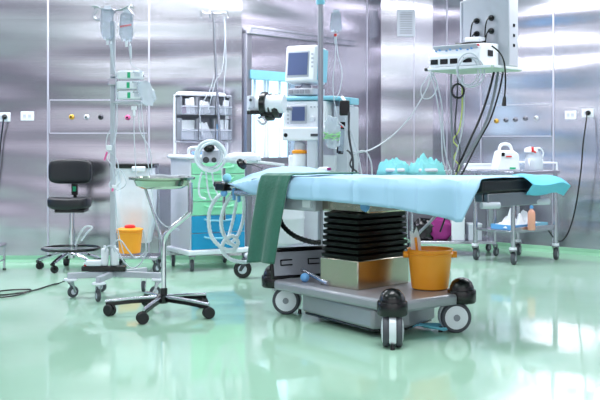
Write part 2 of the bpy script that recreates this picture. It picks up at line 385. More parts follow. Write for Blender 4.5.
gas_panel(4, 483, 552, 1.19, 1.52, 'steel gas outlet panel on the right wall above the suction machines', [(497, 121, 'yellow', 'yellow gas outlet'), (506.5, 120, 'dsteel', None or 'grey gas outlet'), (516, 119.5, 'dsteel', 'grey gas outlet'), (526, 118.5, 'dsteel', 'grey gas outlet'), (537, 118, 'white', 'pale gas outlet')], 'right')

# ================================================================ OPERATING TABLE
TB = thing('operating_table', 'mobile operating table with black bellows column on a grey wheeled platform', 'operating table', (0.42, 6.41, 0), R(-47))
rb = MB()
rb.prism([(.62, -.45), (.66, -.40), (.70, .10), (.60, .22), (-.40, .32), (-.50, .24), (-.53, -.27), (-.50, -.345)], .17, .235)
platform = rb.build('platform', 'plat', TB, bevel=.018)
MB().prism([(.44, -.41), (.54, -.2), (.46, .14), (-.26, .2), (-.3, -.28)], .045, .17).build('undercarriage', 'plat', TB, bevel=.02)
MB().prism([(.42, -.395), (.52, -.2), (.44, .13), (-.24, .19), (-.28, -.27)], .03, .046).build('bottom_skid', 'black', TB, bevel=.006)
mb = MB(); mb.box((.52, -.10, .20), (.012, .16, .05)); mb.build('control_panel', 'lgrey', platform, bevel=.003)
def table_caster(x, y, rz, off=.012):
    o = Vector((x, y, 0)); q = Matrix.Rotation(rz, 3, 'Z'); ax = q @ Vector((0, 1, 0)); fw = q @ Vector((1, 0, 0))
    hd = MB().lathe([(.08, .175), (.086, .185), (.086, .245), (.082, .252)], o, 32).build('caster_housing', 'black', TB)
    MB().lathe([(.074, .252), (.072, .27), (.060, .297), (.040, .315), (.015, .323), (.001, .324)], o, 32).build('dome_cap', 'black', hd)
    c = o + fw * off + Vector((0, 0, .092)); r = .092
    for sgn in (-1, 1):
        a = c + ax * sgn * .036
        MB().lathe([(.06, -.018), (.084, -.018), (r, -.010), (r, .010), (.084, .018), (.06, .018)], a, 36, ax).build('wheel', 'tyre', hd)
        MB().lathe([(.001, -.014), (.07, -.014), (.07, .019), (.05, .024), (.026, .025), (.001, .025)] if sgn > 0 else [(.001, -.025), (.026, -.025), (.05, -.024), (.07, -.019), (.07, .014), (.001, .014)], a, 30, ax).build('wheel_disc', 'white', hd)
        MB().lathe([(.001, -.001), (.02, 0), (.02, .003), (.001, .004)], a + ax * sgn * .026 - (ax*.003 if sgn < 0 else ax*0), 18, ax).build('hub', 'grey', hd)
    mb = MB(); pr = [(-.045, .185), (.05, .185), (.085, .15), (.098, .10), (.09, .06), (.075, .03), (.06, .03), (.03, .07), (-.03, .10)]; pr = [(a_ + off, z_) if z_ < .16 else (a_, z_) for a_, z_ in pr]
    mb.extrude([o + fw * a_ - ax * .02 + Vector((0, 0, z_)) for a_, z_ in pr], ax * .04); mb.build('wheel_fairing', 'white', hd, bevel=.006)
    MB().cyl(o + fw * (.085 + off) + Vector((0, 0, .0)), o + fw * (.085 + off) + Vector((0, 0, .03)), .014, .01).build('brake_pedal', 'black', hd)
    return hd
table_caster(.675, -.50, R(-47))            # front one, seen end-on
table_caster(.67, .13, R(47 + 185), .045)
table_caster(-.575, -.27, R(47 - 8), .085)
table_caster(-.55, .27, R(20))
# black tray standing on the platform, handle with blue knob
q = Matrix.Rotation(R(72), 3, 'Z') @ Matrix.Rotation(R(-10), 3, 'X')
pc = Vector((-.465, -.150, .338))
def pq(x, y, z): return pc + q @ Vector((x, y, z))
tr = MB().box(pq(0, 0, 0), (.42, .022, .205), rot=q).build('foot_control_panel', 'black', TB, bevel=.012)
MB().box(pq(0, -.013, -.005), (.38, .008, .155), rot=q).build('panel_inset', 'grey', tr, bevel=.004)
mb = MB()
for a_ in (-.10, .10):
    mb.box(pq(a_, -.019, .018), (.085, .004, .008), rot=q); mb.box(pq(a_, -.019, -.015), (.085, .004, .008), rot=q); mb.box(pq(a_ - .04, -.019, .0), (.008, .004, .035), rot=q)
mb.build('panel_slot', 'black', tr)
# column
MB().box((0.035, -.045, .323), (.33, .47, .178)).build('column_shroud', 'silver', TB, bevel=.006)
prof = []
mb = MB(); n_f = 8; z0, z1 = .41, .70
rings = []
def rrect(hx, hy, r, z):
    out = []
    for cx, cy, a0 in ((1, 1, 0), (-1, 1, 90), (-1, -1, 180), (1, -1, 270)):
        for k in range(4):
            a = R(a0 + k * 30); out.append(mb.bm.verts.new((.03 + cx * (hx - r) + r * math.cos(a), -.035 + cy * (hy - r) + r * math.sin(a), z)))
    return out
for k in range(n_f):
    t0 = k / n_f; za = z0 + (z1 - z0) * t0; dz = (z1 - z0) / n_f; g = .004 * (n_f - k)
    rings += [rrect(.135 + g * .3, .196 + g * .6, .01, za), rrect(.150 + g * .3, .218 + g * .6, .012, za + dz * .22), rrect(.152 + g * .3, .221 + g * .6, .012, za + dz * .80)]
rings.append(rrect(.13, .19, .01, z1))
for a, b in zip(rings, rings[1:]):
    for i in range(16): mb.bm.faces.new((a[i], a[(i+1) % 16], b[(i+1) % 16], b[i]))
mb.bm.faces.new(rings[0][::-1]); mb.bm.faces.new(rings[-1]); mb.build('bellows', 'bellow', TB, angle=25)
# head of the column, frame and rails
hd = MB().box((0, 0, .735), (.42, .40, .075)).build('column_head', 'silver', TB, bevel=.01)
MB().lathe([(.001, 0), (.03, 0), (.036, .01), (.03, .024), (.001, .026)], (.20, -.205, .745), 18, (0, -1, 0)).build('blue_knob', 'ball', hd)
MB().box((-.38, -.17, .735), (.38, .20, .085)).box((-.22, -.2, .785), (.07, .16, .055)).build('drive_housing', 'lgrey', TB, bevel=.012)
MB().box((-.26, -.275, .742), (.07, .012, .05)).build('hand_control_socket', 'white', TB, bevel=.003)
fr_ = MB(); 
for sy in (-1, 1): fr_.box((0, sy * .255, .835), (2.06, .035, .05))
for x in (-1.0, -.5, 0, .5, 1.08): fr_.box((x, 0, .835), (.05, .5, .045))
fr_.build('top_frame', 'dsteel', TB, bevel=.004)
for sy in (-1, 1):
    rl = MB().box((0.02, sy * .302, .835), (1.95, .01, .028)).build('side_rail', 'steel', TB, bevel=.002)
    mb = MB()
    for x in (-.85, -.45, -.1, .3, .7): mb.box((x, sy * .287, .835), (.03, .025, .03))
    mb.build('rail_spacer', 'dsteel', rl)
MB().box((.70, -.24, .80), (.5, .09, .05)).box((.2, -.22, .80), (.3, .08, .04)).box((.55, -.10, .79), (.3, .06, .04)).build('under_bracket', 'silver', TB, bevel=.004)
MB().box((1.128, .0, .82), (.03, .50, .075)).build('end_frame', 'dsteel', TB, bevel=.004)
for y in (-.23, .25): MB().cyl((1.12, y - .05, .795), (1.16, y + .055, .795), .018).build('end_handle', 'offw', TB)
for (x0, x1) in ((-.80, -.55), (-.54, .1), (.11, .6), (.61, 1.14)): MB().box(((x0 + x1)/2, 0, .897), (x1 - x0, .58, .068)).build('mattress_pad', 'vinyl', TB, bevel=.012)
MB().tube([(-.55, -.2, .78), (-.54, -.26, .70), (-.48, -.29, .60), (-.36, -.29, .53), (-.2, -.28, .50), (-.17, -.24, .50)], .016, ripple=.12, n=10).build('power_hose', 'black', TB)
MB().tube([(-.68, -.2, .80), (-.70, -.24, .68), (-.66, -.26, .57), (-.58, -.26, .50)], .006).build('thin_hose', 'gcable', TB)
# two padded arm supports on the far side, wrapped later by cloths
for (x, y) in ((-.20, .50), (-.02, .63)):
    a = MB().tube([(x - .02, .31, .84), (x - .01, .40, .87), (x, y - .02, .935)], .012).build('arm_support', 'steel', TB)
    MB().box((x, y, .945), (.13, .22, .025), rz=R(47)).build('arm_pad', 'offw', a, bevel=.01)
# head end clamp that carries the breathing hoses
hc = MB().box((-1.06, -.31, .825), (.10, .09, .055)).box((-1.12, -.30, .84), (.05, .08, .04)).build('head_clamp', 'black', TB, bevel=.008)
MB().cyl((-1.0, -.27, .80), (-1.16, -.32, .84), .013).build('clamp_bar', 'steel', hc)

for nm_ in ('top_frame', 'side_rail', 'rail_spacer', 'mattress_pad', 'side_rail'):
    for o_ in list(bpy.data.objects):
        if o_.name.split('.')[0] == nm_ and not o_.data.get('sloped'):
            o_.data['sloped'] = 1
            for v_ in o_.data.vertices: v_.co.z -= .022 * (1.13 - v_.co.x)
# drape over the table
def interp(tab, x):
    if x <= tab[0][0]: return tab[0][1]
    for (a, va), (b, vb) in zip(tab, tab[1:]):
        if x <= b: return va + (vb - va) * (x - a) / (b - a)
    return tab[-1][1]
HEM = [(-1.11, .925), (-1.0, .90), (-.8, .83), (-.72, .80), (-.5, .785), (-.3, .772), (0, .776), (.3, .765), (.55, .757), (.8, .735), (1.0, .705), (1.05, .71), (1.10, .80), (1.15, .90)]
def drape_fn(u, v):
    x = -1.11 + 2.26 * u
    hem = interp(HEM, x); L1 = .10; Lt = .64; L2 = .945 - .022 * (1.13 - x) - hem
    tot = L1 + Lt + L2; d = v * tot
    drop = max(0, (-.6 - x)) * .12
    zt = .942 - .022 * (1.13 - x)
    if d < L1: y = .325 + .01 * math.sin(d * 30); z = zt - (L1 - d)
    elif d < L1 + Lt: y = .32 - (d - L1); z = zt
    else:
        e = d - L1 - Lt; y = -.322 - .018 * min(1, e * 20) - .010 * noise.noise(Vector((x * 5, 0, 3))) * e * 20; z = zt - e
    if d >= L1: z -= drop * min(1, max(0, (.05 - y) / .3))
    if d < L1 + Lt + .01: z += .006 * noise.noise(Vector((x * 4, y * 7, 1))) + .012 * max(0, -x - .5) * noise.noise(Vector((x * 9, y * 9, 4)))
    if x < -.5 and y > -.22: z += .06 * min(1, (-x - .5) * 2.5) * min(1, (y + .22) / .5)
    y += .008 * noise.noise(Vector((x * 6, z * 3, 7)))
    for cx in (-.62, -.12, .22, .5, .74, 1.0):             # sharp fold lines of the packed sheet
        if d > L1 + Lt: y -= .016 * max(0, 1 - abs(x - cx - .04 * (d - L1 - Lt)) / .025)
    return (x, y, z)
dm = MB().sheet(drape_fn, 110, 44); dm.bm.transform(root_matrix(TB))
drape = tag(dm.build('table_drape', 'drape', solid=.003), 'pale blue paper drape covering the operating table, hanging in a point at the right', 'drape')
def flap_fn(u, v):
    a = 1.125 + .02 * v + .13 * u * (1 - .35 * abs(v - .45)); y = .06 + .36 * v + .04 * u
    z = .951 - .05 * u * u - .02 * max(0, v - .75) * 4 * (1 - .3 * u) + .006 * math.sin(7 * v + 3 * u)
    return (a - .03, y - .02, z)
fm = MB().sheet(flap_fn, 14, 16)
def flap2(u, v):                                            # the part folded down below the flap
    p = Vector(flap_fn(1, v)); return (p.x - .06 * u, p.y + .02 * u, p.z - .06 * u)
fm.sheet(flap2, 6, 16); bmesh.ops.remove_doubles(fm.bm, verts=fm.bm.verts, dist=.0005)
fm.build('drape_flap', 'teal' if False else mat('aqua_paper_drape', '#74cfee', .8, bump=.15, scale=6), None, solid=.004)
fo = bpy.data.objects['drape_flap']; fo.data.transform(root_matrix(TB)); fo.parent = drape
# green towel over the near edge
def towel_fn(u, v):
    e = v * 1.07                                            # 0 at the far top end
    w = (u - .5)
    if e < .46: y = .12 - e; z = .962; x = -.44 + w * .30 - .03 * (e / .46) + .10 * (1 - e / .46) * 1.2
    else:
        h = e - .46; y = -.352 - .012 * min(1, h * 20) - .02 * h; z = .955 - h; x = -.47 - .20 * h + w * (.28 - .04 * h)
    z -= .022 * (1.13 - x) * (1 if e < .5 else max(0, 1 - (e - .5) * 3))
    z -= (max(0, (-.6 - x)) * .12) * min(1, max(0, (.05 - y) / .3))
    if e >= .46: y -= .014 * math.sin(u * 9 + 1) * min(1, (e - .46) * 3) + .006 * noise.noise(Vector((u * 6, e * 3, 2)))
    else: z += .006 * noise.noise(Vector((u * 5, e * 6, 9)))
    return (x, y, z)
tm = MB().sheet(towel_fn, 24, 60); tm.bm.transform(root_matrix(TB))
tag(tm.build('green_towel', 'towel', solid=.008), 'dark green cloth towel hung over the near edge of the operating table', 'towel')
# aqua cloths on the arm supports
def tw(x, y, z): return root_matrix(TB) @ Vector((x, y, z))
def cloth_pile(c, d, rz, seed, label):
    mb = MB()
    def fn(u, v):
        a = (u - .5); b = (v - .5); rr = max(abs(a), abs(b)) * 2
        h = d[2] * (1 - rr ** 3) * (.35 + 1.5 * abs(noise.noise(Vector((u * 5.5 + seed, v * 5.5, seed))))) - (.06 * max(0, rr - .8) * 5)
        q = Matrix.Rotation(rz, 3, 'Z') @ Vector((a * d[0], b * d[1], 0)); return Vector(c) + q + Vector((0, 0, h))
    mb.sheet(fn, 26, 26)
    return tag(mb.build('aqua_cloth', 'teal', solid=.004), label, 'cloth', 'crumpled aqua cloths on the arm supports')
p = tw(-.20, .50, .968); cloth_pile(p, (.19, .17, .05), R(50), 1, 'crumpled aqua cloth on the left arm support behind the table')
p = tw(-.02, .63, .968); cloth_pile(p, (.22, .16, .062), R(35), 5, 'crumpled aqua cloth on the right arm support behind the table')
# loose tool with a blue ball on the platform
tl = thing('foot_lever', 'grey metal lever with a blue ball lying on the platform by the black panel', 'lever', tuple(tw(-.25, -.24, .236)))
MB().cyl(tw(-.38, -.2, .30), tw(-.10, -.27, .256), .014).cyl(tw(-.16, -.255, .264), tw(-.05, -.283, .250), .019).build('lever_bar', 'steel', tl, world=True)
MB().ball(tw(-.28, -.27, .266), .03).build('ball_knob', 'ball', tl, world=True)
# ---- orange bucket on the platform
def bucket(name, label, loc, r0, r1, h, lid=False, lugs=True):
    t = thing(name, label, 'bucket', loc)
    MB().lathe([(r0 * .9, 0), (r0, .006), (r1 * .985, h * .86), (r1 * 1.04, h * .87), (r1 * 1.05, h * .90), (r1, h * .91), (r1 * 1.01, h * .975), (r1 * 1.05, h), (r1 * .97, h), (r1 * .95, h * .96), (r0 * .93, .02), (.001, .018)], (0, 0, 0), 40).build('body', 'orange', t)
    if lugs:
        for s in (-1, 1): MB().cyl((s * r1 * .98, 0, h * .85), (s * (r1 + .028), 0, h * .85), .02).build('handle_lug', 'orange', t)
        MB().tube([(-(r1 + .018), 0, h * .85), (-(r1 + .02), -.04, h * .72), (0, -r1 - .035, h * .66), ((r1 + .02), -.04, h * .72), (r1 + .018, 0, h * .85)], .003, n=10).build('handle', 'cable', t) if False else None
    if lid:
        MB().lathe([(r1 * 1.06, h - .012), (r1 * 1.08, h + .004), (r1 * .8, h + .012), (.001, h + .014)], (0, 0, 0), 36).build('lid', 'orange', t)
        MB().lathe([(.045, h + .012), (.045, h + .03), (.03, h + .038), (.001, h + .04)], (0, 0, 0), 20).build('lid_cap', 'red', t)
    return t
BK = Vector((.80, 6.16, .237))
bucket('orange_bucket', 'open orange plastic bucket standing on the grey platform of the table', BK, .112, .136, .245)
pk = thing('syringe_pack', 'torn white paper pack with an orange tip sticking out of the bucket on the platform', 'packaging', BK + Vector((-.072, -.0, .10)))
MB().extrude([Vector((-.035, 0, 0)), Vector((.03, 0, 0)), Vector((.03, 0, .20)), Vector((.012, 0, .28)), Vector((-.008, 0, .24)), Vector((-.032, 0, .26))], (0, .004, 0)).build('paper_sleeve', 'paper', pk)
MB().cyl((.004, -.004, .06), (.0, -.006, .215), .008).build('syringe_tip', 'orange', pk)
pk.rotation_euler = (R(2), R(-5), R(5))
# blue paper on the floor
def paper_fn(u, v):
    q = Matrix.Rotation(R(-28), 3, 'Z') @ Vector(((u - .5) * .28, (v - .5) * .15 * (1 + .4 * math.sin(u * 5)), 0))
    return Vector((.765, 6.03, .014)) + q + Vector((0, 0, .055 * abs(noise.noise(Vector((u * 2.5, v * 2.2, 3.3)))) + .015 * math.sin(3 * u + 2 * v) ** 2))
tag(MB().sheet(paper_fn, 22, 12).build('blue_wipe', mat('aqua_tissue', '#7ed4ee', .85, bump=.2), solid=.003), 'crumpled light blue wipe lying on the floor between the two right casters', 'wipe')

# ================================================================ BASIN STAND
bx, by = (162 - 300) / 1000 * 6.6, 6.6
BS = thing('basin_stand', 'shallow steel basin on a bent chrome post with a five-armed black caster base', 'basin stand', (bx, by, 0))
hub = Vector((0, 0, .105))
base = MB().lathe([(.04, .075), (.045, .085), (.045, .115), (.03, .13), (.02, .135)], (0, 0, 0), 24).build('base_hub', 'black', BS)
for k in range(5):
    a = R(-100 + 72 * k); d = Vector((math.cos(a), math.sin(a), 0)); w = Vector((-d.y, d.x, 0))
    arm = MB().extrude([d * .03 - w * .022 + Vector((0, 0, .075)), d * .03 + w * .022 + Vector((0, 0, .075)), d * .03 + w * .022 + Vector((0, 0, .118)), d * .03 - w * .022 + Vector((0, 0, .118))], (0, 0, 0.0001)) if False else MB()
    arm.tube([d * .03 + Vector((0, 0, .096)), d * .2 + Vector((0, 0, .088)), d * .365 + Vector((0, 0, .074))], .017, seg=4, smooth=False)
    am = arm.build('base_arm', 'black', BS, bevel=.003)
    MB().tube([d * .03 + Vector((0, 0, .116)), d * .2 + Vector((0, 0, .107)), d * .368 + Vector((0, 0, .092))], .011, seg=8, smooth=False).build('arm_cover', 'steel', am)
    c = d * .35; sw = R([200, 20, 150, 60, 330][k]); q = Vector((math.cos(sw), math.sin(sw), 0)); ax = Vector((-q.y, q.x, 0)); wc = c + q * .014 + Vector((0, 0, .038))
    cs = MB().cyl(c + Vector((0, 0, .045)), c + Vector((0, 0, .075)), .010).lathe([(.028, -.008), (.034, -.006), (.034, .006), (.028, .008)], wc, 20, ax).build('caster', 'black', BS)
    for s_ in (-1, 1): MB().lathe([(.014, -.010), (.033, -.010), (.038, -.004), (.038, .004), (.033, .010), (.014, .010)], wc + ax * s_ * .018, 20, ax).build('wheel', 'rubber', cs)
zb = 1.15 - (178 - 140) / 1000 * 6.6
MB().tube([(.012, 0, .11), (.012, 0, .40), (.018, 0, .49), (.05, -.01, .555), (.17, -.01, .655), (.188, -.01, .70), (.185, -.005, zb - .03)], .017, seg=14, n=8).build('post', 'chrome', BS)
MB().cyl((.012, .0, .46), (-.115, .01, zb - .06), .009).build('brace', 'steel', BS)
MB().lathe([(.024, .13), (.024, .17), (.018, .175)], (.012, 0, 0), 18).build('post_collar', 'black', BS)
MB().lathe([(.19, zb - .010), (.216, zb - .008), (.218, zb + .006), (.186, zb + .008), (.180, zb - .01), (.165, zb - .045), (.13, zb - .062), (.001, zb - .066), (.001, zb - .072), (.132, zb - .068), (.170, zb - .05), (.186, zb - .014)], (0, 0, 0), 48).build('basin', 'basin', BS)
MB().tube([(-.06, -.12, zb + .012), (.0, -.10, zb + .018), (.07, -.12, zb + .012), (.12, -.05, zb + .014), (.17, -.09, zb + .012)], .012, seg=6).build('basin_content', 'lgrey', BS)

# ================================================================ SADDLE CHAIR
CH = thing('saddle_chair', 'black vinyl saddle stool with backrest and foot ring by the left steel wall', 'chair', (-2.05, 8.9, 0), R(0))
def cushion(d, f, nu=24):
    mb = MB(); res = bmesh.ops.create_uvsphere(mb.bm, u_segments=32, v_segments=18, radius=1)
    for v in res['verts']:
        p = Vector([math.copysign(abs(a) ** .45, a) for a in v.co]); v.co = f(Vector((p.x * d[0]/2, p.y * d[1]/2, p.z * d[2]/2)))
    return mb
cushion((.36, .32, .115), lambda p: Vector((p.x, p.y, p.z + .585 + .55 * p.x * p.x - .02 + .02 * (p.x < 0) * 0 - .15 * p.y * .3 + .015))).build('seat', 'vinyl', CH)
MB().box((.02, 0, .525), (.26, .22, .03)).build('seat_pan', 'black', CH, bevel=.008)
cushion((.39, .09, .225), lambda p: Vector((p.x - .03, p.y + .14 - .7 * p.x * p.x + .04, p.z + .865))).build('backrest', 'vinyl', CH)
MB().tube([(.02, .05, .52), (.01, .2, .53), (0, .225, .62), (-.01, .2, .74), (-.02, .19, .86)], .016).box((0, .2, .70), (.055, .025, .10)).build('back_bracket', 'black', CH)
MB().box((.0, .184, .705), (.03, .012, .045)).build('bracket_knob', 'green', CH, bevel=.004)
MB().cyl((.02, 0, .10), (.02, 0, .36), .028).cyl((.02, 0, .36), (.02, 0, .52), .021).build('gas_column', 'chrome', CH)
MB().tube([(.01 + .25 * math.cos(R(a)), .25 * math.sin(R(a)), .185) for a in range(0, 360, 20)], .012, closed=True, n=3).build('foot_ring', 'black', CH)
MB().cyl((-.24, 0, .185), (.26, 0, .185), .008).cyl((.01, -.24, .185), (.01, .24, .185), .008).build('ring_spoke', 'dsteel', CH)
for k in range(5):
    a = R(-108 + 72 * k); d = Vector((math.cos(a), math.sin(a), 0))
    MB().tube([d * .02 + Vector((0, 0, .145)), d * .14 + Vector((0, 0, .125)), d * .28 + Vector((0, 0, .078))], .018, seg=8).build('base_leg', 'chrome', CH)
    caster(CH, *(d * .28).xy, rz=R(30 + 80 * k), wr=.033, plate=.08, tm='rubber', hub='black', width=.045, fork='black')
MB().tube([(.06, -.05, .22), (.10, -.06, .31), (.15, -.07, .38), (.20, -.08, .39), (.215, -.08, .375), (.17, -.08, .33), (.12, -.07, .26)], .008).build('height_lever', 'white', CH)

# ================================================================ STEP STOOL at the left edge
ss = thing('step_stool', 'small steel step stool cut off by the left edge of the picture', 'step stool', (-2.78, 8.75, 0))
MB().box((0, 0, .225), (.36, .26, .03)).build('step_top', 'steel', ss, bevel=.008)
for (x, y) in ((-.16, -.11), (.16, -.11), (-.16, .11), (.16, .11)):
    MB().cyl((x, y, 0.012), (x, y, .22), .011).build('leg', 'steel', ss); 
MB().cyl((-.16, -.11, .09), (.16, -.11, .09), .007).cyl((.16, -.11, .09), (.16, .11, .09), .007).build('stretcher', 'steel', ss)
for (x, y) in ((-.16, -.11), (.16, -.11), (-.16, .11), (.16, .11)): MB().cyl((x, y, 0), (x, y, .014), .015).build('rubber_foot', 'rubber', ss)

# ================================================================ DRIP STAND with pumps
dx, dy = (113 - 300) / 1000 * 7.4, 7.4
DS = thing('drip_stand', 'tall steel drip stand on a star base of five square bars with white casters', 'drip stand', (dx, dy, 0))
MB().box((0, 0, 1.10), (.036, .036, 1.86)).build('pole', 'lgrey', DS, bevel=.006)
ang = [200, 262, 345, 45, 130]; rad = [.33, .33, .38, .30, .24]
for k in range(5):
    a = R(ang[k]); d = Vector((math.cos(a), math.sin(a), 0)); L = rad[k]
    MB().box(d * L / 2 + Vector((0, 0, .16)), (L, .034, .042), rz=a).build('base_bar', 'lgrey', DS, bevel=.004)
    e = d * (L - .02)
    MB().lathe([(.001, .125), (.045, .125), (.05, .13), (.045, .14), (.001, .14)], e, 22).build('bar_disc', 'white', DS)
    caster(DS, e.x, e.y, rz=R(40 + 77 * k), wr=.042, plate=.126, tm='tyre', hub='offw', width=.024, fork='steel')
zt = 1.15 + .135 * 7.4
top = MB().lathe([(.02, 0), (.022, .02), (.01, .03)], (0, 0, zt - .06), 14).build('hook_hub', 'steel', DS)
for a in (15, 165, 195, 345):
    d = Vector((math.cos(R(a)), math.sin(R(a)), 0)); z = zt - .04
    MB().tube([Vector((0, 0, z)), d * .07 + Vector((0, 0, z + .005)), d * .13 + Vector((0, 0, z + .03)), d * .155 + Vector((0, 0, z + .02))], .006).build('hook', 'steel', DS)
    MB().tube([d * .12 + Vector((0, 0, z + .01)), d * .15 + Vector((0, 0, z - .03)), d * .13 + Vector((0, 0, z - .07)), d * .10 + Vector((0, 0, z - .06))], .005).build('hook_tip', 'steel', DS)
def dloc(px, py, off=0): return P(px, py, dy + off)
def fluid_bag(px, py0, py1, w, label, seed, Y, text=None, grp='fluid bags on drip stands'):
    c = P(px, (py0 + py1) / 2, Y); h = (py1 - py0) / 1000 * Y; w *= .85
    t = thing('fluid_bag', label, 'fluid bag', c, group=grp)
    MB().blob((0, 0, 0), (w, .06, h), f=2.2, amp=.22, seed=seed, power=.6).build('bag', 'fluid', t)
    MB().box((0, -.002, h / 2 + .004), (w * .5, .008, .03)).build('hanger_tab', 'clear', t, bevel=.002)
    MB().cyl((0, 0, -h / 2 + .01), (0, 0, -h / 2 - .035), .012, .008).build('port', 'white', t)
    if text:
        mb = MB()
        for k in range(5): mb.box((-.035 + .017 * k, -.031, .0 + .003 * k), (.011, .003, .012), rot=Matrix.Rotation(R(-10), 3, 'Y'))
        mb.build('red_print', 'red', t)
    return t
fluid_bag(107.5, 8, 40, .115, 'clear fluid bag hanging at the left of the drip stand', 1, 7.36)
fluid_bag(126.5, 12, 42, .11, 'clear fluid bag with red print hanging at the right of the drip stand', 4, 7.36, True)
for (px, y0, y1, lb) in ((111, 44, 54, 'drip chamber under the left fluid bag'), (130, 46, 58, 'drip chamber under the red printed fluid bag')):
    a, b = P(px, y0, 7.36), P(px + 1, y1, 7.36)
    t = thing('drip_chamber', lb, 'drip chamber', b, group='drip chambers')
    MB().cyl(b, a, .008, .013).build('chamber', 'tube', t, world=True); MB().cyl(a, a + Vector((0, 0, .02)), .006).build('spike', 'white', t, world=True)
# clamp and three syringe pumps
MB().box((.0, -.01, 1.15 + .058 * 7.4), (.06, .07, .05)).box((.11, -.01, 1.15 + .064 * 7.4), (.24, .06, .018)).build('pump_clamp', 'steel', DS, bevel=.004)
MB().box((.12, .01, 1.15 + .0375 * 7.4), (.22, .12, .02)).build('pump_shelf', 'lgrey', DS, bevel=.003)
def pump(z, label):
    t = thing('infusion_pump', label, 'infusion pump', (dx + .135, dy - .02, z), 0, 'infusion pumps stacked on the drip stand')
    MB().box((0, 0, .036), (.185, .11, .064)).build('body', 'white', t, bevel=.016)
    MB().box((-.005, -.056, .036), (.022, .004, .042)).build('green_display', 'green', t, bevel=.001)
    MB().box((.055, -.056, .04), (.04, .004, .03)).build('keypad', 'offw', t, bevel=.001)
    MB().cyl((-.10, -.02, .04), (-.085, -.02, .04), .02).build('knob', 'offw', t)
    MB().box((.06, -.06, .058), (.07, .016, .012)).build('syringe_clip', 'clear', t, bevel=.003)
    return t
zp = 1.15 + .0395 * 7.4
p0 = pump(zp, 'bottom white infusion pump of the three stacked on the drip stand')
dup(p0, 'middle white infusion pump of the three stacked on the drip stand', (dx + .13, dy - .02, zp + .074))
dup(p0, 'top white infusion pump of the three stacked on the drip stand', (dx + .135, dy - .02, zp + .148))
cb = thing('collection_bag', 'clear crumpled collection bag hanging beside the infusion pumps', 'bag', P(146, 93, 7.3))
MB().blob((0, 0, .0), (.11, .05, .17), f=2.6, amp=.4, rot=Matrix.Rotation(R(-18), 3, 'Y'), seed=8).build('bag', 'clear', cb)
G1 = 'clear infusion lines of the drip stand'
def line(label, pts, r=.0035, m='tube', g=G1, Y=7.33, name='infusion_line', cat='tube'):
    return cord(name, label, cat, [P(*p) if len(p) == 3 else P(p[0], p[1], Y) for p in pts], r, m, g)
line('infusion line from the left fluid bag down the drip stand pole', [(112, 54), (113, 64), (116, 80), (117, 110), (116, 135), (110, 150), (107, 158), (112, 166), (113, 178), (109, 185), (115, 196), (118, 230), (124, 255)])
line('infusion line from the red printed bag curving into the top pump', [(131, 58), (131, 64), (136, 68), (143, 72)])
line('infusion line hanging from the bottom pump to the basin stand', [(134, 108), (134, 130), (135, 155), (136, 176)])
line('infusion line hanging right of the pumps', [(141, 100), (143, 125), (146, 150), (150, 176), (155, 210), (164, 225), (180, 230)])
line('infusion line hanging furthest right beside the pumps', [(139, 104), (140, 130), (150, 150), (152, 174)])
line('looped infusion line with a pink connector beside the pole', [(113, 128), (108, 134), (106, 146), (110, 152), (117, 160), (118, 172), (112, 182), (117, 190), (126, 184), (122, 172), (114, 168)])
cn = thing('tube_connector', 'white and pink tap hanging on the drip stand lines, lower one', 'connector', P(114.5, 187, 7.3), group='taps on the infusion lines')
MB().box((0, 0, 0), (.035, .03, .03)).cyl((0, 0, 0), (.04, 0, .035), .008).build('tap', 'white', cn, bevel=.005); MB().cyl((-.01, -.012, -.01), (-.012, -.02, -.03), .008).build('tap_cap', 'pink', cn)
cn = thing('tube_connector', 'white and red tap hanging on the drip stand lines, upper one', 'connector', P(109, 152, 7.3), group='taps on the infusion lines')
MB().box((0, 0, 0.03), (.04, .03, .04)).build('tap', 'white', cn, bevel=.005); MB().cyl((-.012, -.012, .0), (-.03, -.02, -.06), .007).build('tap_cap', 'pink', cn)
sy = thing('tube_connector', 'white roller clamp under the bottom infusion pump', 'connector', P(134, 108, 7.3), group='taps on the infusion lines')
MB().box((0, 0, 0), (.04, .02, .03)).cyl((0, 0, .0), (0, 0, -.06), .01).build('clamp_body', 'white', sy, bevel=.004)

# power strip and chargers on the base of the drip stand
PS = thing('power_strip', 'black multi-socket power strip lying across the base of the drip stand', 'power strip', (dx - .06, dy - .03, .183))
MB().box((0, 0, .02), (.325, .06, .038)).build('strip_body', 'black', PS, bevel=.006)
mb = MB()
for k in range(5): mb.cyl((-.12 + k * .06, 0, .038), (-.12 + k * .06, 0, .041), .018)
mb.build('socket_face', 'dgrey', PS)
MB().box((-.13, -.008, .045), (.03, .02, .012)).build('red_switch', 'red', PS, bevel=.002)
def charger(loc, lying, label, k):
    t = thing('charger', label, 'power adapter', loc, group='white chargers on the power strip')
    if lying: MB().box((0, 0, .024), (.12, .05, .045)).build('body', 'white', t, bevel=.014)
    else: MB().box((0, 0, .066), (.052, .045, .13)).build('body', 'white', t, bevel=.012)
    MB().cyl((0, 0, .12 if not lying else .02), (0, 0, .15) if not lying else (-.075, 0, .02), .009).build('cable_relief', 'white', t)
    return t
zs = .183 + .04
charger((dx - .055, dy - .03, zs), False, 'left upright white charger on the black power strip', 0)
charger((dx + .02, dy - .03, zs), False, 'right upright white charger on the black power strip', 1)
charger((dx - .13, dy - .05, zs), True, 'white charger lying at the left end of the black power strip', 2)
G2 = 'white charger leads'
def lead(label, pts, Y=7.3): return cord('charger_lead', label, 'cable', [P(p[0], p[1], p[2] if len(p) > 2 else Y) for p in pts], .0055, 'cable', G2)
lead('white lead looping from the left charger to the floor by the waste stand', [(105, 252), (107, 247), (112, 246), (118, 252), (124, 262), (132, 268), (140, 264), (147, 252)])
lead('white lead from the right charger rising beside the drip stand pole', [(115, 252), (113, 245), (120, 240), (128, 250), (136, 258), (146, 250), (143, 230)])
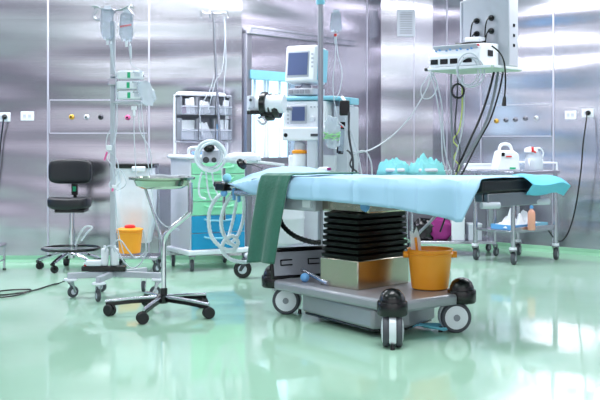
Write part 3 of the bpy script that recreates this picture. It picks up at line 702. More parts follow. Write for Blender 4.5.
cord('mains_cable', 'black cable curling over the floor at the left to the power strip', 'cable', [P(81, 273, 7.35), P(74, 277, 7.4), P(60, 283, 7.9) * 1, Vector((-1.95, 7.85, .012)), Vector((-2.03, 7.55, .01)), Vector((-2.2, 7.35, .01)), Vector((-2.26, 7.55, .01)), Vector((-2.05, 7.62, .01)), Vector((-2.12, 7.28, .01)), Vector((-2.4, 7.3, .01)), Vector((-2.9, 7.35, .01))], .006, 'black')

# ================================================================ WASTE STAND with white bag and sharps bin
WX, WY = (135 - 300) / 1000 * 8.75, 8.75
WSd = thing('waste_stand', 'wheeled steel waste-bag stand with a flat bottom shelf behind the basin stand', 'waste stand', (WX, WY, 0))
MB().box((0.02, 0, .135), (.40, .30, .02)).build('shelf', 'steel', WSd, bevel=.004)
MB().tube([(-.17, -.15, .915), (.17, -.15, .915), (.17, .12, .915), (-.17, .12, .915)], .009, closed=True, n=2, smooth=False).build('bag_ring', 'black', WSd)
for x in (-.17, .2): MB().cyl((x, .13, .14), (x * .9, .12, .915), .011).build('upright', 'steel', WSd)
for (x, y) in ((-.15, -.12), (.19, -.12), (-.15, .12), (.19, .12)): caster(WSd, x, y, rz=R(60), wr=.045, plate=.126, tm='tyre', hub='offw', fork='steel')
def bag_fn(u, v):
    a = 2 * math.pi * u; k = 1 - .0 * v; z = .92 - .66 * v
    s = 1 + .10 * math.sin(3.14 * v) - .16 * v ** 3
    rr = 1 + .05 * noise.noise(Vector((math.cos(a) * 1.5, math.sin(a) * 1.5, v * 5))) + .09 * noise.noise(Vector((math.cos(a) * 5, math.sin(a) * 5, v * 4)))
    e = .55
    x = math.copysign(abs(math.cos(a)) ** e, math.cos(a)) * .165 * s * rr; y = math.copysign(abs(math.sin(a)) ** e, math.sin(a)) * .13 * s * rr
    return (x + WX, y + WY - .01, z)
mb = MB().sheet(bag_fn, 60, 30); bmesh.ops.remove_doubles(mb.bm, verts=mb.bm.verts, dist=.0005)
ed = [e for e in mb.bm.edges if e.is_boundary and (e.verts[0].co.z < .5)]; bmesh.ops.edgeloop_fill(mb.bm, edges=ed)
wb = tag(mb.build('waste_bag', 'bagw', solid=.003), 'white plastic waste bag with a black rim hanging in the wheeled stand', 'waste bag')
o = MB().prism([(WX - .19, WY - .17), (WX + .19, WY - .17), (WX + .19, WY + .14), (WX - .19, WY + .14)], .922, .945).build('bag_rim', 'black', wb, bevel=.005)
MB().box((WX + .06, WY - .16, .90), (.12, .04, .05)).build('folded_edge', 'bagw', wb, bevel=.012)
bucket('sharps_bin', 'orange sharps bin with a red cap in front of the white waste bag', (-1.437, 8.45, .0), .088, .105, .20, lid=True, lugs=False).location.z = .195
SHF = MB().box((-1.437 - WX, 8.47 - WY, .17), (.27, .24, .02)).cyl((-1.437 - WX - .1, 8.5 - WY, .16), (-.15, -.1, .145), .012).cyl((-1.437 - WX + .1, 8.5 - WY, .16), (.15, -.1, .145), .012).build('front_tray', 'steel', WSd, bevel=.003)

# ================================================================ DRAWER TROLLEY with bin rack
TX, TY = (190 - 300) / 1000 * 8.72, 8.72
TR = thing('drawer_trolley', 'white anaesthetic trolley with mint and blue drawers by the left wall corner', 'trolley', (TX, TY, 0), R(30))
# thing frame: origin at the near left corner of the body; +x along the front, +y to the wall
MB().box((.27, .22, .585), (.54, .44, .80)).build('carcass', 'offw', TR, bevel=.008)
MB().box((.28, .22, .165), (.62, .50, .045)).build('base_frame', 'white', TR, bevel=.012)
MB().box((.27, .22, 1.0), (.60, .48, .035)).build('worktop', 'white', TR, bevel=.012)
zz = [.49, .61, .73, .85, .955]
dr = [(.19, .485, 'blue')] + [(zz[i], zz[i+1] - .006, 'mint') for i in range(4)]
dr = [(.19, .33, 'blue'), (.336, .485, 'blue')] + dr[1:]
for z0, z1, m in dr:
    f = MB().box((.27, -.006, (z0 + z1) / 2), (.515, .018, z1 - z0)).build('drawer', m, TR, bevel=.004)
    f['label'] = 'blue drawer front' if m == 'blue' else 'mint drawer front'
    zc_ = z1 - .04
    MB().tube([(.13, -.014, zc_ + .01), (.16, -.035, zc_), (.27, -.042, zc_ - .006), (.38, -.035, zc_), (.41, -.014, zc_ + .01)], .009, n=4).build('handle', 'mint' if m == 'mint' else 'lblue', f)
for (x, y) in ((.02, .0), (.54, .0), (.02, .42), (.54, .42)): caster(TR, x, y, rz=R(70), wr=.052, plate=.143, tm='tyre', hub='lgrey', width=.03)
# raised organiser on the top
MB().tube([(.0, .02, 1.02), (.0, .02, 1.07), (.05, .0, 1.085), (.24, .0, 1.085), (.28, .02, 1.07), (.28, .02, 1.02)], .014, n=4).build('top_guard', 'white', TR)
MB().lathe([(.03, 1.018), (.045, 1.03), (.05, 1.045), (.03, 1.05)], (.11, .1, 0), 16).build('blue_dish', 'ball', TR)
# bin rack
MB().tube([(.01, .36, 1.0), (.01, .36, 1.50), (.03, .36, 1.555), (.08, .36, 1.575), (.46, .36, 1.575), (.51, .36, 1.555), (.53, .36, 1.50), (.53, .36, 1.0)], .014, n=5).build('rack_frame', 'white', TR)
MB().box((.27, .375, 1.36), (.50, .012, .40)).build('rack_back', 'grey', TR, bevel=.003)
for z in (1.555, 1.135): MB().box((.27, .33, z), (.53, .12, .014)).build('rack_shelf', 'lgrey', TR, bevel=.003)
TRM = root_matrix(TR)
def tl_(p): return TRM @ Vector(p)
def bin_(x, z, w, h, label):
    t = thing('storage_bin', label, 'storage bin', tl_((x, .29, z)), R(30), 'tilt bins in the trolley rack')
    mb = MB(); mb.box((0, 0, .006), (w, .11, .008)); mb.box((-w/2 + .003, 0, h/2), (.006, .11, h)); mb.box((w/2 - .003, 0, h/2), (.006, .11, h)); mb.box((0, .052, h/2), (w, .006, h))
    mb.build('shell', 'grey', t); MB().box((0, -.055, h * .28), (w, .006, h * .5)).build('front', 'binm', t, bevel=.002)
    mb = MB().box((0, -.058, h * .46), (w * .96, .012, .008)); mb.build('front_lip', 'lgrey', t)
    return t
xs = [.10, .27, .44]; nm = ['left', 'middle', 'right']
for i, x in enumerate(xs):
    bin_(x, 1.375, .162, .165, 'grey clear-fronted bin, %s of the upper rack row' % nm[i])
    bin_(x, 1.145, .162, .20, 'grey clear-fronted bin, %s of the lower rack row' % nm[i])
def packet(x, z, w, h, tilt, m, label, dy_=0):
    t = MB().box((0, 0, 0), (w * 1.12, .026, h * 1.08)).build('wrapped_packet', m, bevel=.004)
    t.location = tl_((x, .285 + dy_, z + h / 2 * math.cos(tilt) + abs(w / 2 * math.sin(tilt)))); t.rotation_euler = (0, tilt, R(30)); tag(t, label, 'packet', 'wrapped packets in the rack bins')
packet(.06, 1.388, .06, .045, R(80), 'purple', 'purple and white packet at the left of the upper rack row')
packet(.11, 1.388, .055, .13, R(2), 'paper', 'tall white packet in the left bin of the upper rack row', .01)
packet(.145, 1.388, .04, .14, R(-4), 'paper', 'tallest white packet beside the left divider of the upper rack row')
packet(.235, 1.388, .05, .11, R(18), 'bagw', 'tilted film-wrapped packet in the middle bin of the upper rack row')
packet(.29, 1.388, .06, .10, R(-14), 'paper', 'white packet leaning left in the middle bin of the upper rack row', .02)
packet(.36 + .04, 1.388, .05, .10, R(-30), 'paper', 'leaning white packet in the right bin of the upper rack row')
packet(.48, 1.388, .05, .12, R(6), 'bagw', 'upright film-wrapped packet at the right end of the upper rack row')
for k in range(4): packet(.04 + k * .037, 1.158, .034, .165, R(1.5 * (k - 1)), 'paper', ['first', 'second', 'third', 'fourth'][k] + ' tall white packet from the left in the lower rack row', .004 * k)
for k in range(3): packet(.235 + k * .035, 1.158, .03, .15, R(-26), 'bagw' if k % 2 else 'paper', ['leftmost', 'middle', 'rightmost'][k] + ' leaning packet in the middle bin of the lower rack row')
packet(.395, 1.158, .045, .13, R(5), 'navy', 'blue packet in the right bin of the lower rack row')
packet(.44, 1.158, .035, .17, R(-3), 'bagw', 'tall film-wrapped packet in the right bin of the lower rack row')
packet(.485, 1.158, .035, .17, R(2), 'paper', 'tall white packet at the right end of the lower rack row')
# thin infusion pole clamped to the trolley
Yp = 8.45
q1 = tl_((.345, .15, 1.0)); Yp = q1.y
IP = MB().tube([P(213.5, 14, Yp), P(216, 70, Yp), P(219.5, 140, Yp), q1], .012, n=3).cyl(q1, q1 + Vector((0, 0, .06)), .022).build('infusion_pole', 'steel', TR, world=True)
hub_ = P(213.5, 13, Yp)
for a, l_ in ((0, .10), (180, .11), (30, .13), (150, .12), (250, .07)):
    d = Vector((math.cos(R(a)), math.sin(R(a)), 0))
    MB().tube([hub_, hub_ + d * l_ * .7, hub_ + d * l_ + Vector((0, 0, .02)), hub_ + d * l_ * 1.15 + Vector((0, 0, -.03)), hub_ + d * l_ * .9 + Vector((0, 0, -.06))], .004, n=5).build('hook', 'steel', IP, world=True)
line('thin clear line looping down from the hooks of the infusion pole', [(224, 18), (225, 40), (222, 70), (216, 80), (212, 95), (208, 110)], Y=8.9, g='lines on the infusion pole')
line('thin clear line hanging straight from the right hook of the infusion pole', [(225, 20), (226, 60), (224, 90), (227, 130)], Y=8.9, g='lines on the infusion pole')
line('thin clear line crossing the rack from the infusion pole', [(214, 75), (210, 90), (200, 110), (203, 135)], Y=8.9, g='lines on the infusion pole')

# ================================================================ BREATHING HOSES, coil and absorber arm
Yc = 7.7
mb = MB()
def ring_pts(cx, cy, rx, ry, Y, dy=0, a0=0, a1=360, st=24): return [P(cx + rx * math.cos(R(a)), cy - ry * math.sin(R(a)), Y + dy * a / 360) for a in range(a0, a1, st)]
for k, (cx, cy, rr_) in enumerate(((210.5, 156, 15.0), (212, 157, 13.4), (209.5, 155.5, 12.2))):
    cord('coiled_hose', ['outer white corrugated hose coil hanging in front of the mint drawers', 'second white corrugated hose coil hanging in front of the mint drawers', 'inner white corrugated hose coil hanging in front of the mint drawers'][k], 'hose',
         ring_pts(cx, cy, rr_, rr_ * 1.02, Yc + .03 * k), .0115, 'hose', 'white hose coils beside the trolley', ripple=.10, n=6, closed=True, seg=10)
AB = thing('patient_valve', 'white valve block with black knob in the middle of the hose coil', 'valve', P(210, 157, Yc + .12))
MB().box(P(211, 156, Yc + .12), (.14, .08, .10)).build('valve_body', 'offw', AB, world=True, bevel=.012)
MB().ball(P(209, 148, Yc + .05), .045, (1, .8, .75)).build('black_knob', 'black', AB, world=True)
MB().cyl(P(206, 160, Yc + .06), P(206, 160, Yc - .02), .025).cyl(P(214, 160, Yc + .06), P(214, 160, Yc - .02), .02).build('hose_port', 'dgrey', AB, world=True)
MB().tube([P(218, 158, Yc + .14), P(232, 160, Yc + .2), P(250, 161, Yc + .3), P(284, 165, Yc + .45)], .011).build('carrier_arm', 'white', AB, world=True)
GH = 'white breathing hoses at the head end'
Yh = 7.15
def hose(label, pts, r=.014, Y=Yh): return cord('breathing_hose', label, 'hose', [P(p[0], p[1], p[2] if len(p) > 2 else Y) for p in pts], r, 'hose', GH, ripple=.10, n=9, seg=10)
hose('white corrugated hose making the widest left loop below the table head', [(234, 190, 7.0), (225, 192), (215, 200), (209, 215), (211, 235), (221, 247), (232, 250), (238, 243), (233, 236), (225, 240), (222, 250), (230, 259), (243, 262), (252, 260, 7.3)])
hose('white corrugated hose making the middle loop below the table head', [(237, 190, 7.05), (228, 200), (222, 215), (222, 230), (229, 242), (236, 247), (232, 252)])
hose('white corrugated hose falling straight from the blue valve', [(238, 190, 7.05), (236, 205), (233, 220), (229, 235), (226, 243)], .012, 7.2)
hose('white corrugated hose making the right loop beside the green towel', [(242, 190, 7.05), (244, 205), (243, 220), (238, 235), (230, 243), (224, 240)], .013, 7.22)
hose('white corrugated hose falling in front of the mint drawers', [(202, 172, 7.8), (199, 185, 7.8), (200, 196, 7.8), (206, 199, 7.8)], .008)
hose('thin white hose loop in front of the mint drawers', [(212, 172, 7.8), (214, 185, 7.8), (218, 197, 7.8), (212, 200, 7.8), (208, 190, 7.8), (206, 172, 7.8)], .007)
hose('white hose hanging right of the coil', [(222, 168, 7.7), (223, 180, 7.6), (222, 192, 7.5), (216, 198, 7.5)], .008)
yv = thing('breathing_valve', 'blue and steel breathing valve clamped at the head end of the table', 'valve', P(228, 188, 6.98))
MB().ball(P(224, 193, 6.95), .026).build('blue_bulb', 'ball', yv, world=True)
MB().cyl(P(221, 186, 6.98), P(236, 187, 6.95), .016).cyl(P(224, 193, 6.97), P(223, 182, 6.98), .014).build('steel_joint', 'steel', yv, world=True)
MB().cyl(P(234, 188, 6.95), P(234, 200, 6.95), .012).cyl(P(239, 190, 6.95), P(239, 202, 6.95), .012).build('blue_spout', 'ball', yv, world=True)
MB().ball(P(227, 178, 7.0), .032, (1, .8, 1)).build('blue_cuff', 'lblue', yv, world=True)
# white pillow and black mask at the head end
pl = thing('head_pillow', 'white covered pillow at the far head end behind the blue drape', 'pillow', P(237, 165, 7.55))
MB().blob(P(243, 158, 7.55), (.27, .2, .085), amp=.15, power=.75, seed=2).build('cushion', 'bagw', pl, world=True)
MB().tube([P(224, 168, 7.6), P(224, 220, 7.6)], .012).build('pillow_post', 'steel', pl, world=True)
mk = thing('black_mask', 'small black face mask with a strap lying on the head end of the drape', 'mask', P(240, 164, 7.2))
MB().lathe([(.03, 0), (.045, .012), (.04, .03), (.015, .045), (.015, .06)], P(240, 165, 7.2), 18, (.6, -.5, .4), sq=.8).build('mask_cup', 'black', mk, world=True)
MB().tube([P(242, 164, 7.2), P(252, 164.5, 7.2), P(262, 168, 7.1)], .006).build('mask_strap', 'dgrey', mk, world=True)

# ================================================================ ANAESTHESIA MACHINE
AX, AY = (285 - 300) / 1000 * 8.3, 8.3
AM = thing('anaesthesia_machine', 'white anaesthesia machine with pale blue top behind the operating table', 'anaesthesia machine', (AX, AY, 0), R(-22))
# frame: origin at near left corner, x to the right, y to the wall
MB().box((.22, .25, .60), (.42, .42, .85)).build('lower_cabinet', 'white', AM, bevel=.012)
MB().box((.2, .22, .185), (.62, .56, .07)).box((-.14, .0, .185), (.42, .07, .05), rz=R(25)).build('base', 'offw', AM, bevel=.02)
for (x, y) in ((-.30, -.10), (.46, -.02), (-.06, .46), (.46, .46)): caster(AM, x, y, rz=R(200), wr=.075, plate=.165, tm='black', hub='offw', width=.04, fork='dgrey')
MB().box((.30, .30, 1.22), (.30, .30, .55)).build('column', 'offw', AM, bevel=.012)
MB().box((.19, .11, 1.35), (.38, .30, .24)).build('ventilator_unit', 'white', AM, bevel=.012)
tp = MB().box((.22, .16, 1.492), (.47, .42, .035)).build('top_tray', 'lblue', AM, bevel=.012)
MB().box((.195, -.05, 1.20), (.38, .06, .11)).build('lower_panel', 'white', AM, bevel=.012)
MB().cyl((.04, -.075, 1.19), (.04, -.082, 1.19), .017).build('panel_dial', 'black', AM)
MB().box((.305, -.082, 1.19), (.09, .006, .022)).build('panel_vent', 'dgrey', AM, bevel=.002)
sc_ = MB().box((.14, -.045, 1.36), (.145, .012, .15)).build('display', 'lgrey', AM, bevel=.004)
MB().box((.14, -.053, 1.365), (.115, .004, .115)).build('screen', 'glass', sc_)
kn = MB().lathe([(.022, 0), (.022, .014), (.018, .018)], (.265, -.042, 1.32), 20, (0, -1, 0)).build('control_knob', 'offw', AM)
mb = MB()
for k in range(5): mb.box((.045, -.042, 1.29 + k * .032), (.018, .006, .016))
for k in range(4): mb.box((.25 + k * .03, -.042, 1.42), (.016, .006, .012))
mb.build('button_row', 'lgrey', AM)
MB().lathe([(.055, .86), (.062, .88), (.062, 1.02), (.055, 1.04)], (.14, -.02, 0), 24).build('absorber_canister', 'white', AM)
MB().lathe([(.064, 1.04), (.066, 1.05), (.066, 1.062), (.05, 1.07)], (.14, -.02, 0), 24).build('orange_band', 'orange', AM)
MB().lathe([(.05, 1.07), (.05, 1.12), (.03, 1.14)], (.14, -.02, 0), 20).build('absorber_head', 'lgrey', AM)
MB().box((.26, -.01, 1.0), (.09, .10, .30)).build('flow_block', 'offw', AM, bevel=.012)
# drum seen under the table
MB().lathe([(.135, .30), (.15, .32), (.152, .50), (.158, .51), (.158, .525), (.152, .535), (.15, .74), (.14, .75)], (.06, -.13, 0), 36).build('suction_drum', 'white', AM)
MB().box((.06, -.12, .24), (.3, .26, .12)).build('drum_shelf', 'offw', AM, bevel=.01)
MO = thing('patient_monitor', 'grey-screened patient monitor on the pale blue top of the anaesthesia machine', 'monitor', (0.05, 8.30, 1.512), R(-28))
MB().box((0, 0, .035), (.24, .22, .055)).build('module_box', 'lgrey', MO, bevel=.006)
mb = MB()
for k in range(4): mb.box((-.08 + .05 * k, -.113, .035), (.036, .008, .03))
mb.build('module_port', 'grey', MO)
MB().cyl((0, 0, .06), (0, 0, .10), .05, .035).build('swivel_foot', 'lgrey', MO)
q = Matrix.Rotation(R(-6), 3, 'X')
cs_ = MB().box((0, 0, .255), (.29, .20, .31), rot=q).build('casing', 'white', MO, bevel=.022)
MB().box((.148, .01, .255), (.012, .17, .27), rot=q).build('side_grip', 'lblue', MO, bevel=.005)
MB().box((-.022, -.097, .262), (.205, .012, .22), rot=q).build('screen_bezel', 'lgrey', cs_, bevel=.004)
MB().box((-.022, -.104, .264), (.18, .004, .185), rot=q).build('screen', 'glass', cs_)
mb = MB()
for k in range(6): mb.box((.11, -.100 - .0 * k, .17 + k * .034), (.018, .006, .016), rot=q)
mb.build('button_column', 'lgrey', cs_)
rp = tag(MB().blob(P(282.5, 98, 8.05), (.04, .03, .02), amp=.2).build('pink_tag', 'pink'), 'small pink object on the left corner of the pale blue machine top', 'tag')
# handheld set at the right side of the machine
HS = thing('black_handset', 'black boxy handset clipped to the right side of the anaesthesia machine', 'handset', P(345, 110, 7.95))
MB().box(P(344.5, 108, 7.95), (.08, .05, .12)).build('handset_body', 'black', HS, world=True, bevel=.01)
MB().cyl(P(345, 101, 7.95), P(342, 97, 8.0), .012).build('handset_clip', 'white', HS, world=True)
TBk = thing('probe_tube', 'tall black and clear probe holder below the black handset', 'probe holder', P(341.5, 153, 7.95))
MB().cyl(P(342, 126, 7.95), P(341, 153, 7.95), .022).build('holder_tube', 'fluid', TBk, world=True)
MB().cyl(P(342, 122, 7.95), P(342, 129, 7.95), .026).cyl(P(340.6, 151, 7.95), P(340.5, 154, 7.95), .022).cyl(P(338.5, 125, 7.97), P(337.5, 153, 7.97), .008).build('holder_cap', 'black', TBk, world=True)
MB().box(P(342, 126.5, 7.91), (.02, .012, .014)).build('red_mark', 'red', TBk, world=True)
SP = MB().box((.50, .18, 1.47), (.10, .22, .055)).build('side_shelf', 'lblue', AM, bevel=.006)
MB().box((.46, .22, 1.12), (.13, .28, .62)).build('side_panel', 'offw', AM, bevel=.01)
SB = thing('supply_bag', 'clear crumpled bag hanging on the steel post beside the machine', 'bag', P(332, 133, 7.8))
MB().blob((0, 0, 0), (.12, .06, .24), f=2.5, amp=.4, seed=11).build('bag', 'clear', SB)
mb = MB(); 
random.seed(3)
pts = [P(326 + 9 * math.sin(k * 1.9) + 6, 136 + 4.5 * math.cos(k * 2.7), 7.74 + .02 * (k % 3)) for k in range(14)]
cord('green_tubing', 'tangled thin green tubing around the clear supply bag', 'tube', pts, .003, mat('green_tube', '#8fd08a', .4), n=6)
# cables fanning down the right side
GC = 'white leads hanging at the right of the machine'
def fan(label, pts, r=.006, m='cable', Y=7.85, g=GC): return cord('monitor_lead', label, 'cable', [P(p[0], p[1], p[2] if len(p) > 2 else Y) for p in pts], r, m, g)
fan('white lead hanging closest to the steel post', [(338, 122), (346, 130), (348, 150), (350, 176)])
fan('white lead curving right over the grey wall to the table', [(344, 118), (352, 135), (358, 155), (362, 176)])
fan('white lead hanging between the two outer leads', [(346, 116), (350, 140), (354, 160), (355, 176)])
fan('white lead making a wide arch right of the machine', [(346, 176), (350, 160), (358, 152), (366, 152), (371, 162), (372, 176)])
fan('dark lead hanging behind the white leads', [(349, 112), (349, 135), (353, 160), (352, 176)], .009, 'dgrey')
fan('dark lead twisting among the white leads', [(347, 150), (352, 156), (350, 165), (357, 172)], .008, 'dgrey')
cord('long_white_lead', 'long white lead sagging across the steel wall up to the ceiling pendant', 'cable', [P(352, 152, 7.85), P(362, 152, 7.9), P(374, 148, 8.0), P(392, 136, 8.2), P(410, 117, 8.3), P(425, 92, 8.35), P(430, 80, 8.35), P(431, 71, 8.4)], .006, 'cable')

# BP cuff basket at the left of the machine
CB = thing('cuff_basket', 'white box wrapped with black pressure cuffs beside the bright window', 'cuff box', P(265, 110, 8.0))
MB().box(P(257, 104, 8.0), (.14, .12, .11), rz=R(20)).box(P(272, 104, 8.0), (.14, .12, .12), rz=R(20)).build('box', 'white', CB, world=True, bevel=.01)
MB().box(P(250.5, 102, 7.95), (.04, .08, .10), rz=R(20)).build('side_module', 'offw', CB, world=True, bevel=.006)
MB().lathe([(.012, 0), (.012, .004)], P(250.5, 100, 7.9), 12, (0, -1, 0)).build('module_window', 'dgrey', CB, world=True)
cax = Vector((math.cos(R(-15)), math.sin(R(-15)), 0))
MB().cyl(P(258, 104, 7.98), P(258, 104, 7.98) + cax * .22, .075).build('roll', 'white', CB, world=True)
for px_, w_, r_c, dz_ in ((264.5, .05, .10, 0), (271, .022, .088, 0), (277.5, .055, .096, -.012), (270, .07, .055, -.075)):
    c_ = P(px_, 104.5, 7.97) + Vector((0, 0, dz_)) - cax * w_ / 2
    MB().lathe([(r_c * .8, 0), (r_c, .004), (r_c * 1.02, w_ / 2), (r_c, w_ - .004), (r_c * .8, w_)], c_, 26, cax).build('cuff_strap', 'black', CB, world=True)
MB().tube([P(264, 116, 7.93), P(258, 119, 7.9), P(262, 124, 7.9), P(266, 121, 7.9), P(262, 117, 7.9)], .01).build('cuff_connector', 'steel', CB, world=True)
MB().box(P(254, 112.5, 7.93), (.11, .05, .03)).build('cuff_tail', 'black', CB, world=True, bevel=.006)
MB().cyl(P(270, 108, 8.05), P(292, 109, 8.12), .014).build('holding_arm', 'dsteel', CB, world=True)

# thick steel post
PX = P(320.5, 100, 7.75).x
PO = thing('infusion_post', 'thick steel post rising in front of the anaesthesia machine to the ceiling', 'post', (PX, 7.75, 0))
MB().cyl((0, 0, .05), (0, 0, 2.55), .0215, seg=20).build('pole', 'dsteel', PO)
MB().lathe([(.032, 0), (.034, .01), (.034, .07), (.03, .08)], (0, 0, 2.20), 20).build('clamp_collar', 'lblue', PO)
for a in (0, 90, 180, 270): MB().tube([(0, 0, 2.5), (.08 * math.cos(R(a)), .08 * math.sin(R(a)), 2.5), (.13 * math.cos(R(a)), .13 * math.sin(R(a)), 2.53)], .006).build('hook', 'steel', PO)
MB().lathe([(.03, .04), (.05, .05), (.05, .08), (.03, .1)], (0, 0, 0), 20).build('base_hub', 'dsteel', PO)
for k in range(5):
    d = Vector((math.cos(R(72 * k + 20)), math.sin(R(72 * k + 20)), 0))
    MB().cyl(d * .03 + Vector((0, 0, .065)), d * .2 + Vector((0, 0, .06)), .012).cyl(d * .2, d * .2 + Vector((0, 0, .06)), .016).build('base_leg', 'dsteel', PO)
MB().tube([(0, 0, 2.27), (.06, 0, 2.30), (.125, -.02, 2.29)], .006).build('bag_arm', 'steel', PO)
fluid_bag(336, 12, 32, .105, 'small clear fluid bag hanging right of the thick steel post', 6, 7.73)
line('infusion line from the small bag down to the machine side', [(336, 36), (335, 60), (333, 80), (334, 100), (338, 120)], Y=7.72, g='line of the small fluid bag')
line('infusion line with a red port hanging beside the thick post', [(336, 34), (338, 55), (342, 72), (340, 90), (336, 98)], Y=7.75, g='line of the small fluid bag')
MB_ = thing('drip_chamber', 'drip chamber with a red port below the small fluid bag', 'drip chamber', P(336, 44, 7.73), group='drip chambers')
MB().cyl(P(335.5, 44, 7.73), P(335.5, 37, 7.73), .009, .012).build('chamber', 'tube', MB_, world=True); MB().ball(P(335.5, 35, 7.71), .012).build('port_cap', 'red', MB_, world=True)
SD = thing('suction_item', 'small white and dark red instrument lying beside the foot of the thick post', 'instrument', P(325, 171, 7.3))
MB().blob(P(324, 170, 7.3), (.09, .06, .045), amp=.2).build('body', 'white', SD, world=True); MB().box(P(329, 169, 7.28), (.03, .03, .02)).build('dark_cap', 'purple', SD, world=True, bevel=.004)

# ================================================================ CEILING PENDANT with electrosurgical unit
PN = thing('ceiling_pendant', 'grey ceiling pendant box with a shelf hanging at the upper right', 'pendant', (1.557, 8.58, 1.71), R(-40))
PNM = root_matrix(PN)
def pl_(v): return PNM @ Vector(v)
MB().box((.045, .07, .36), (.45, .17, .60)).box((-.19, .06, .36), (.03, .16, .57)).build('pendant_body', 'lgrey', PN, bevel=.012)
MB().cyl((.1, .08, .65), (.1, .08, 1.29), .08).box((.1, .08, .70), (.24, .20, .07)).build('ceiling_arm', 'white', PN, bevel=.008)
MB().box((.0, -.12, .035), (.62, .50, .03)).build('shelf', 'shelf', PN, bevel=.006)
MB().box((.0, -.375, .04), (.60, .016, .022)).box((-.315, -.12, .04), (.016, .48, .022)).box((.315, -.12, .04), (.016, .48, .022)).build('shelf_rail', 'white', PN, bevel=.003)
MB().cyl((-.33, -.37, .04), (-.30, -.37, .04), .016).build('rail_end', 'black', PN)
mb = MB()
for k in range(3): mb.box((.272, .07, .24 + k * .085), (.006, .03, .025))
mb.build('side_outlet', 'black', PN)
for (x, z) in ((-.03, .46), (.11, .475), (-.03, .35), (.11, .365)):
    so = MB().lathe([(.026, 0), (.026, .01), (.02, .03), (.01, .045)], (x, -.022, z), 16, (0, -1, 0)).build('plug', 'black', PN)
    MB().tube([(x, -.065, z), (x - .015, -.08, z - .03), (x - .03, -.08, z - .12), (x - .04, -.06, .12 + .1)], .006).build('plug_cable', 'black', so)
ES = thing('electrosurgical_unit', 'white electrosurgical unit with a sloped control panel on the pendant shelf', 'electrosurgical unit', pl_((-.05, -.17, .052)), R(-40))
MB().extrude([(-.24, -.20, 0), (-.24, -.20, .10), (-.24, -.12, .19), (-.24, .13, .20), (-.24, .13, 0)], (.48, 0, 0)).build('housing', 'white', ES, bevel=.012)
mb = MB()
for k in range(3): mb.box((-.19 + k * .095, -.202, .045), (.07, .008, .042))
mb.build('front_socket', 'black', ES)
MB().box((.13, -.202, .05), (.08, .008, .042)).build('cable_socket', 'black', ES)
mb = MB(); q = Matrix.Rotation(R(48), 3, 'X')
mb.box((-.0, -.163, .148), (.42, .004, .09), rot=q); mb.build('control_panel', 'lgrey', ES)
mb = MB()
for k in range(12): mb.box((-.19 + k * .034, -.17 - .0 * k, .146 + .012 * (k % 3 - 1)), (.018, .006, .018), rot=q)
mb.build('button_group', 'ball', ES)
mb = MB()
for x in (-.17, .10, .19): mb.box((x, -.152, .172), (.045, .006, .018), rot=q)
mb.build('red_readout', 'red', ES)
mb = MB().box((.243, -.02, .11), (.006, .08, .05)); mb.build('side_socket', 'black', ES)
CR = thing('cable_cradle', 'small white module with a black strap on top of the electrosurgical unit', 'module', pl_((-.02, -.12, .255)), R(-40))
MB().box((.03, 0, .03), (.15, .11, .05)).build('module_body', 'white', CR, bevel=.01)
MB().tube([(-.15, -.02, .012), (-.08, -.06, .0), (0, -.065, .004), (.1, -.06, .0), (.14, -.02, .012)], .010).build('strap', 'black', CR)
def pt(px, py, Y=7.95): return P(px, py, Y)
for k, (cx, cy, rx, ry) in enumerate(((469, 70, 12, 17), (471, 72, 13.5, 15), (468, 71, 10, 14))):
    cord('coiled_lead', ['tall grey-white cable coil hanging over the front of the pendant shelf', 'widest grey-white cable coil hanging over the front of the pendant shelf', 'inner grey-white cable coil hanging over the front of the pendant shelf'][k], 'cable coil',
         [P(cx + rx * math.cos(R(a)), cy - ry * math.sin(R(a)), 8.17 + .012 * k) for a in range(0, 360, 24)], .0055, 'cable', 'cable coils on the pendant', closed=True, n=4)
cord('coiled_lead', 'small black cable coil hanging under the pendant shelf', 'cable coil', [P(458 + 6 * math.cos(R(a)), 91 - 7 * math.sin(R(a)), 8.41) for a in range(0, 360, 30)], .009, 'black', 'cable coils on the pendant', closed=True, n=4)
GP = 'cables hanging from the pendant'
def hang(label, pts, r, m, Y=8.42): return cord('hanging_cable', label, 'cable', [P(p[0], p[1], p[2] if len(p) > 2 else Y) for p in pts], r, m, GP)
hang('black cable falling straight at the left under the pendant', [(451, 74), (451, 100), (452, 135), (453, 178)], .009, 'gcable')
hang('dark grey cable beside the small black coil', [(458, 76), (457, 100), (455, 130), (460, 150), (456, 178)], .007, 'dgrey')
hang('pale cable hanging left of the small black coil', [(462, 76), (464, 100), (462, 130), (456, 155), (452, 172)], .007, 'cable')
hang('yellow-green earth cable twisting below the small black coil', [(462, 84), (462, 110), (459, 130), (453, 140), (458, 148), (454, 158), (459, 166), (455, 176)], .006, 'ycable')
hang('thick black hose swinging from the pendant down to the left', [(494, 72), (488, 95), (480, 118), (470, 140), (462, 158), (456, 172)], .010, 'black', 8.45)
hang('thick grey hose swinging from the pendant beside the black one', [(498, 72), (494, 95), (487, 120), (476, 142), (464, 160), (455, 178), (446, 195), (436, 215), (420, 232), (414, 240)], .012, 'gcable', 8.43)
hang('thin black hose swinging furthest right from the pendant', [(503, 72), (499, 92), (490, 120), (478, 142), (464, 170), (452, 192), (446, 215), (440, 232)], .008, 'black', 8.47)
hang('black lead with a plug hanging free from the pendant side', [(492, 46, 8.05), (499, 52, 8.1), (504, 62, 8.2), (505.5, 80, 8.2), (504.5, 98, 8.2)], .007, 'black')
tag(MB().cyl(P(504.5, 97, 8.2), P(504, 106, 8.2), .012, .02).build('cable_plug', 'black'), 'black plug at the end of the free-hanging pendant lead', 'plug')
hang('thin white cable looping left of the pendant', [(432, 71), (427, 78), (421, 88), (423, 98), (432, 97), (437, 86), (434, 76), (430, 72)], .005, 'cable', 8.46)
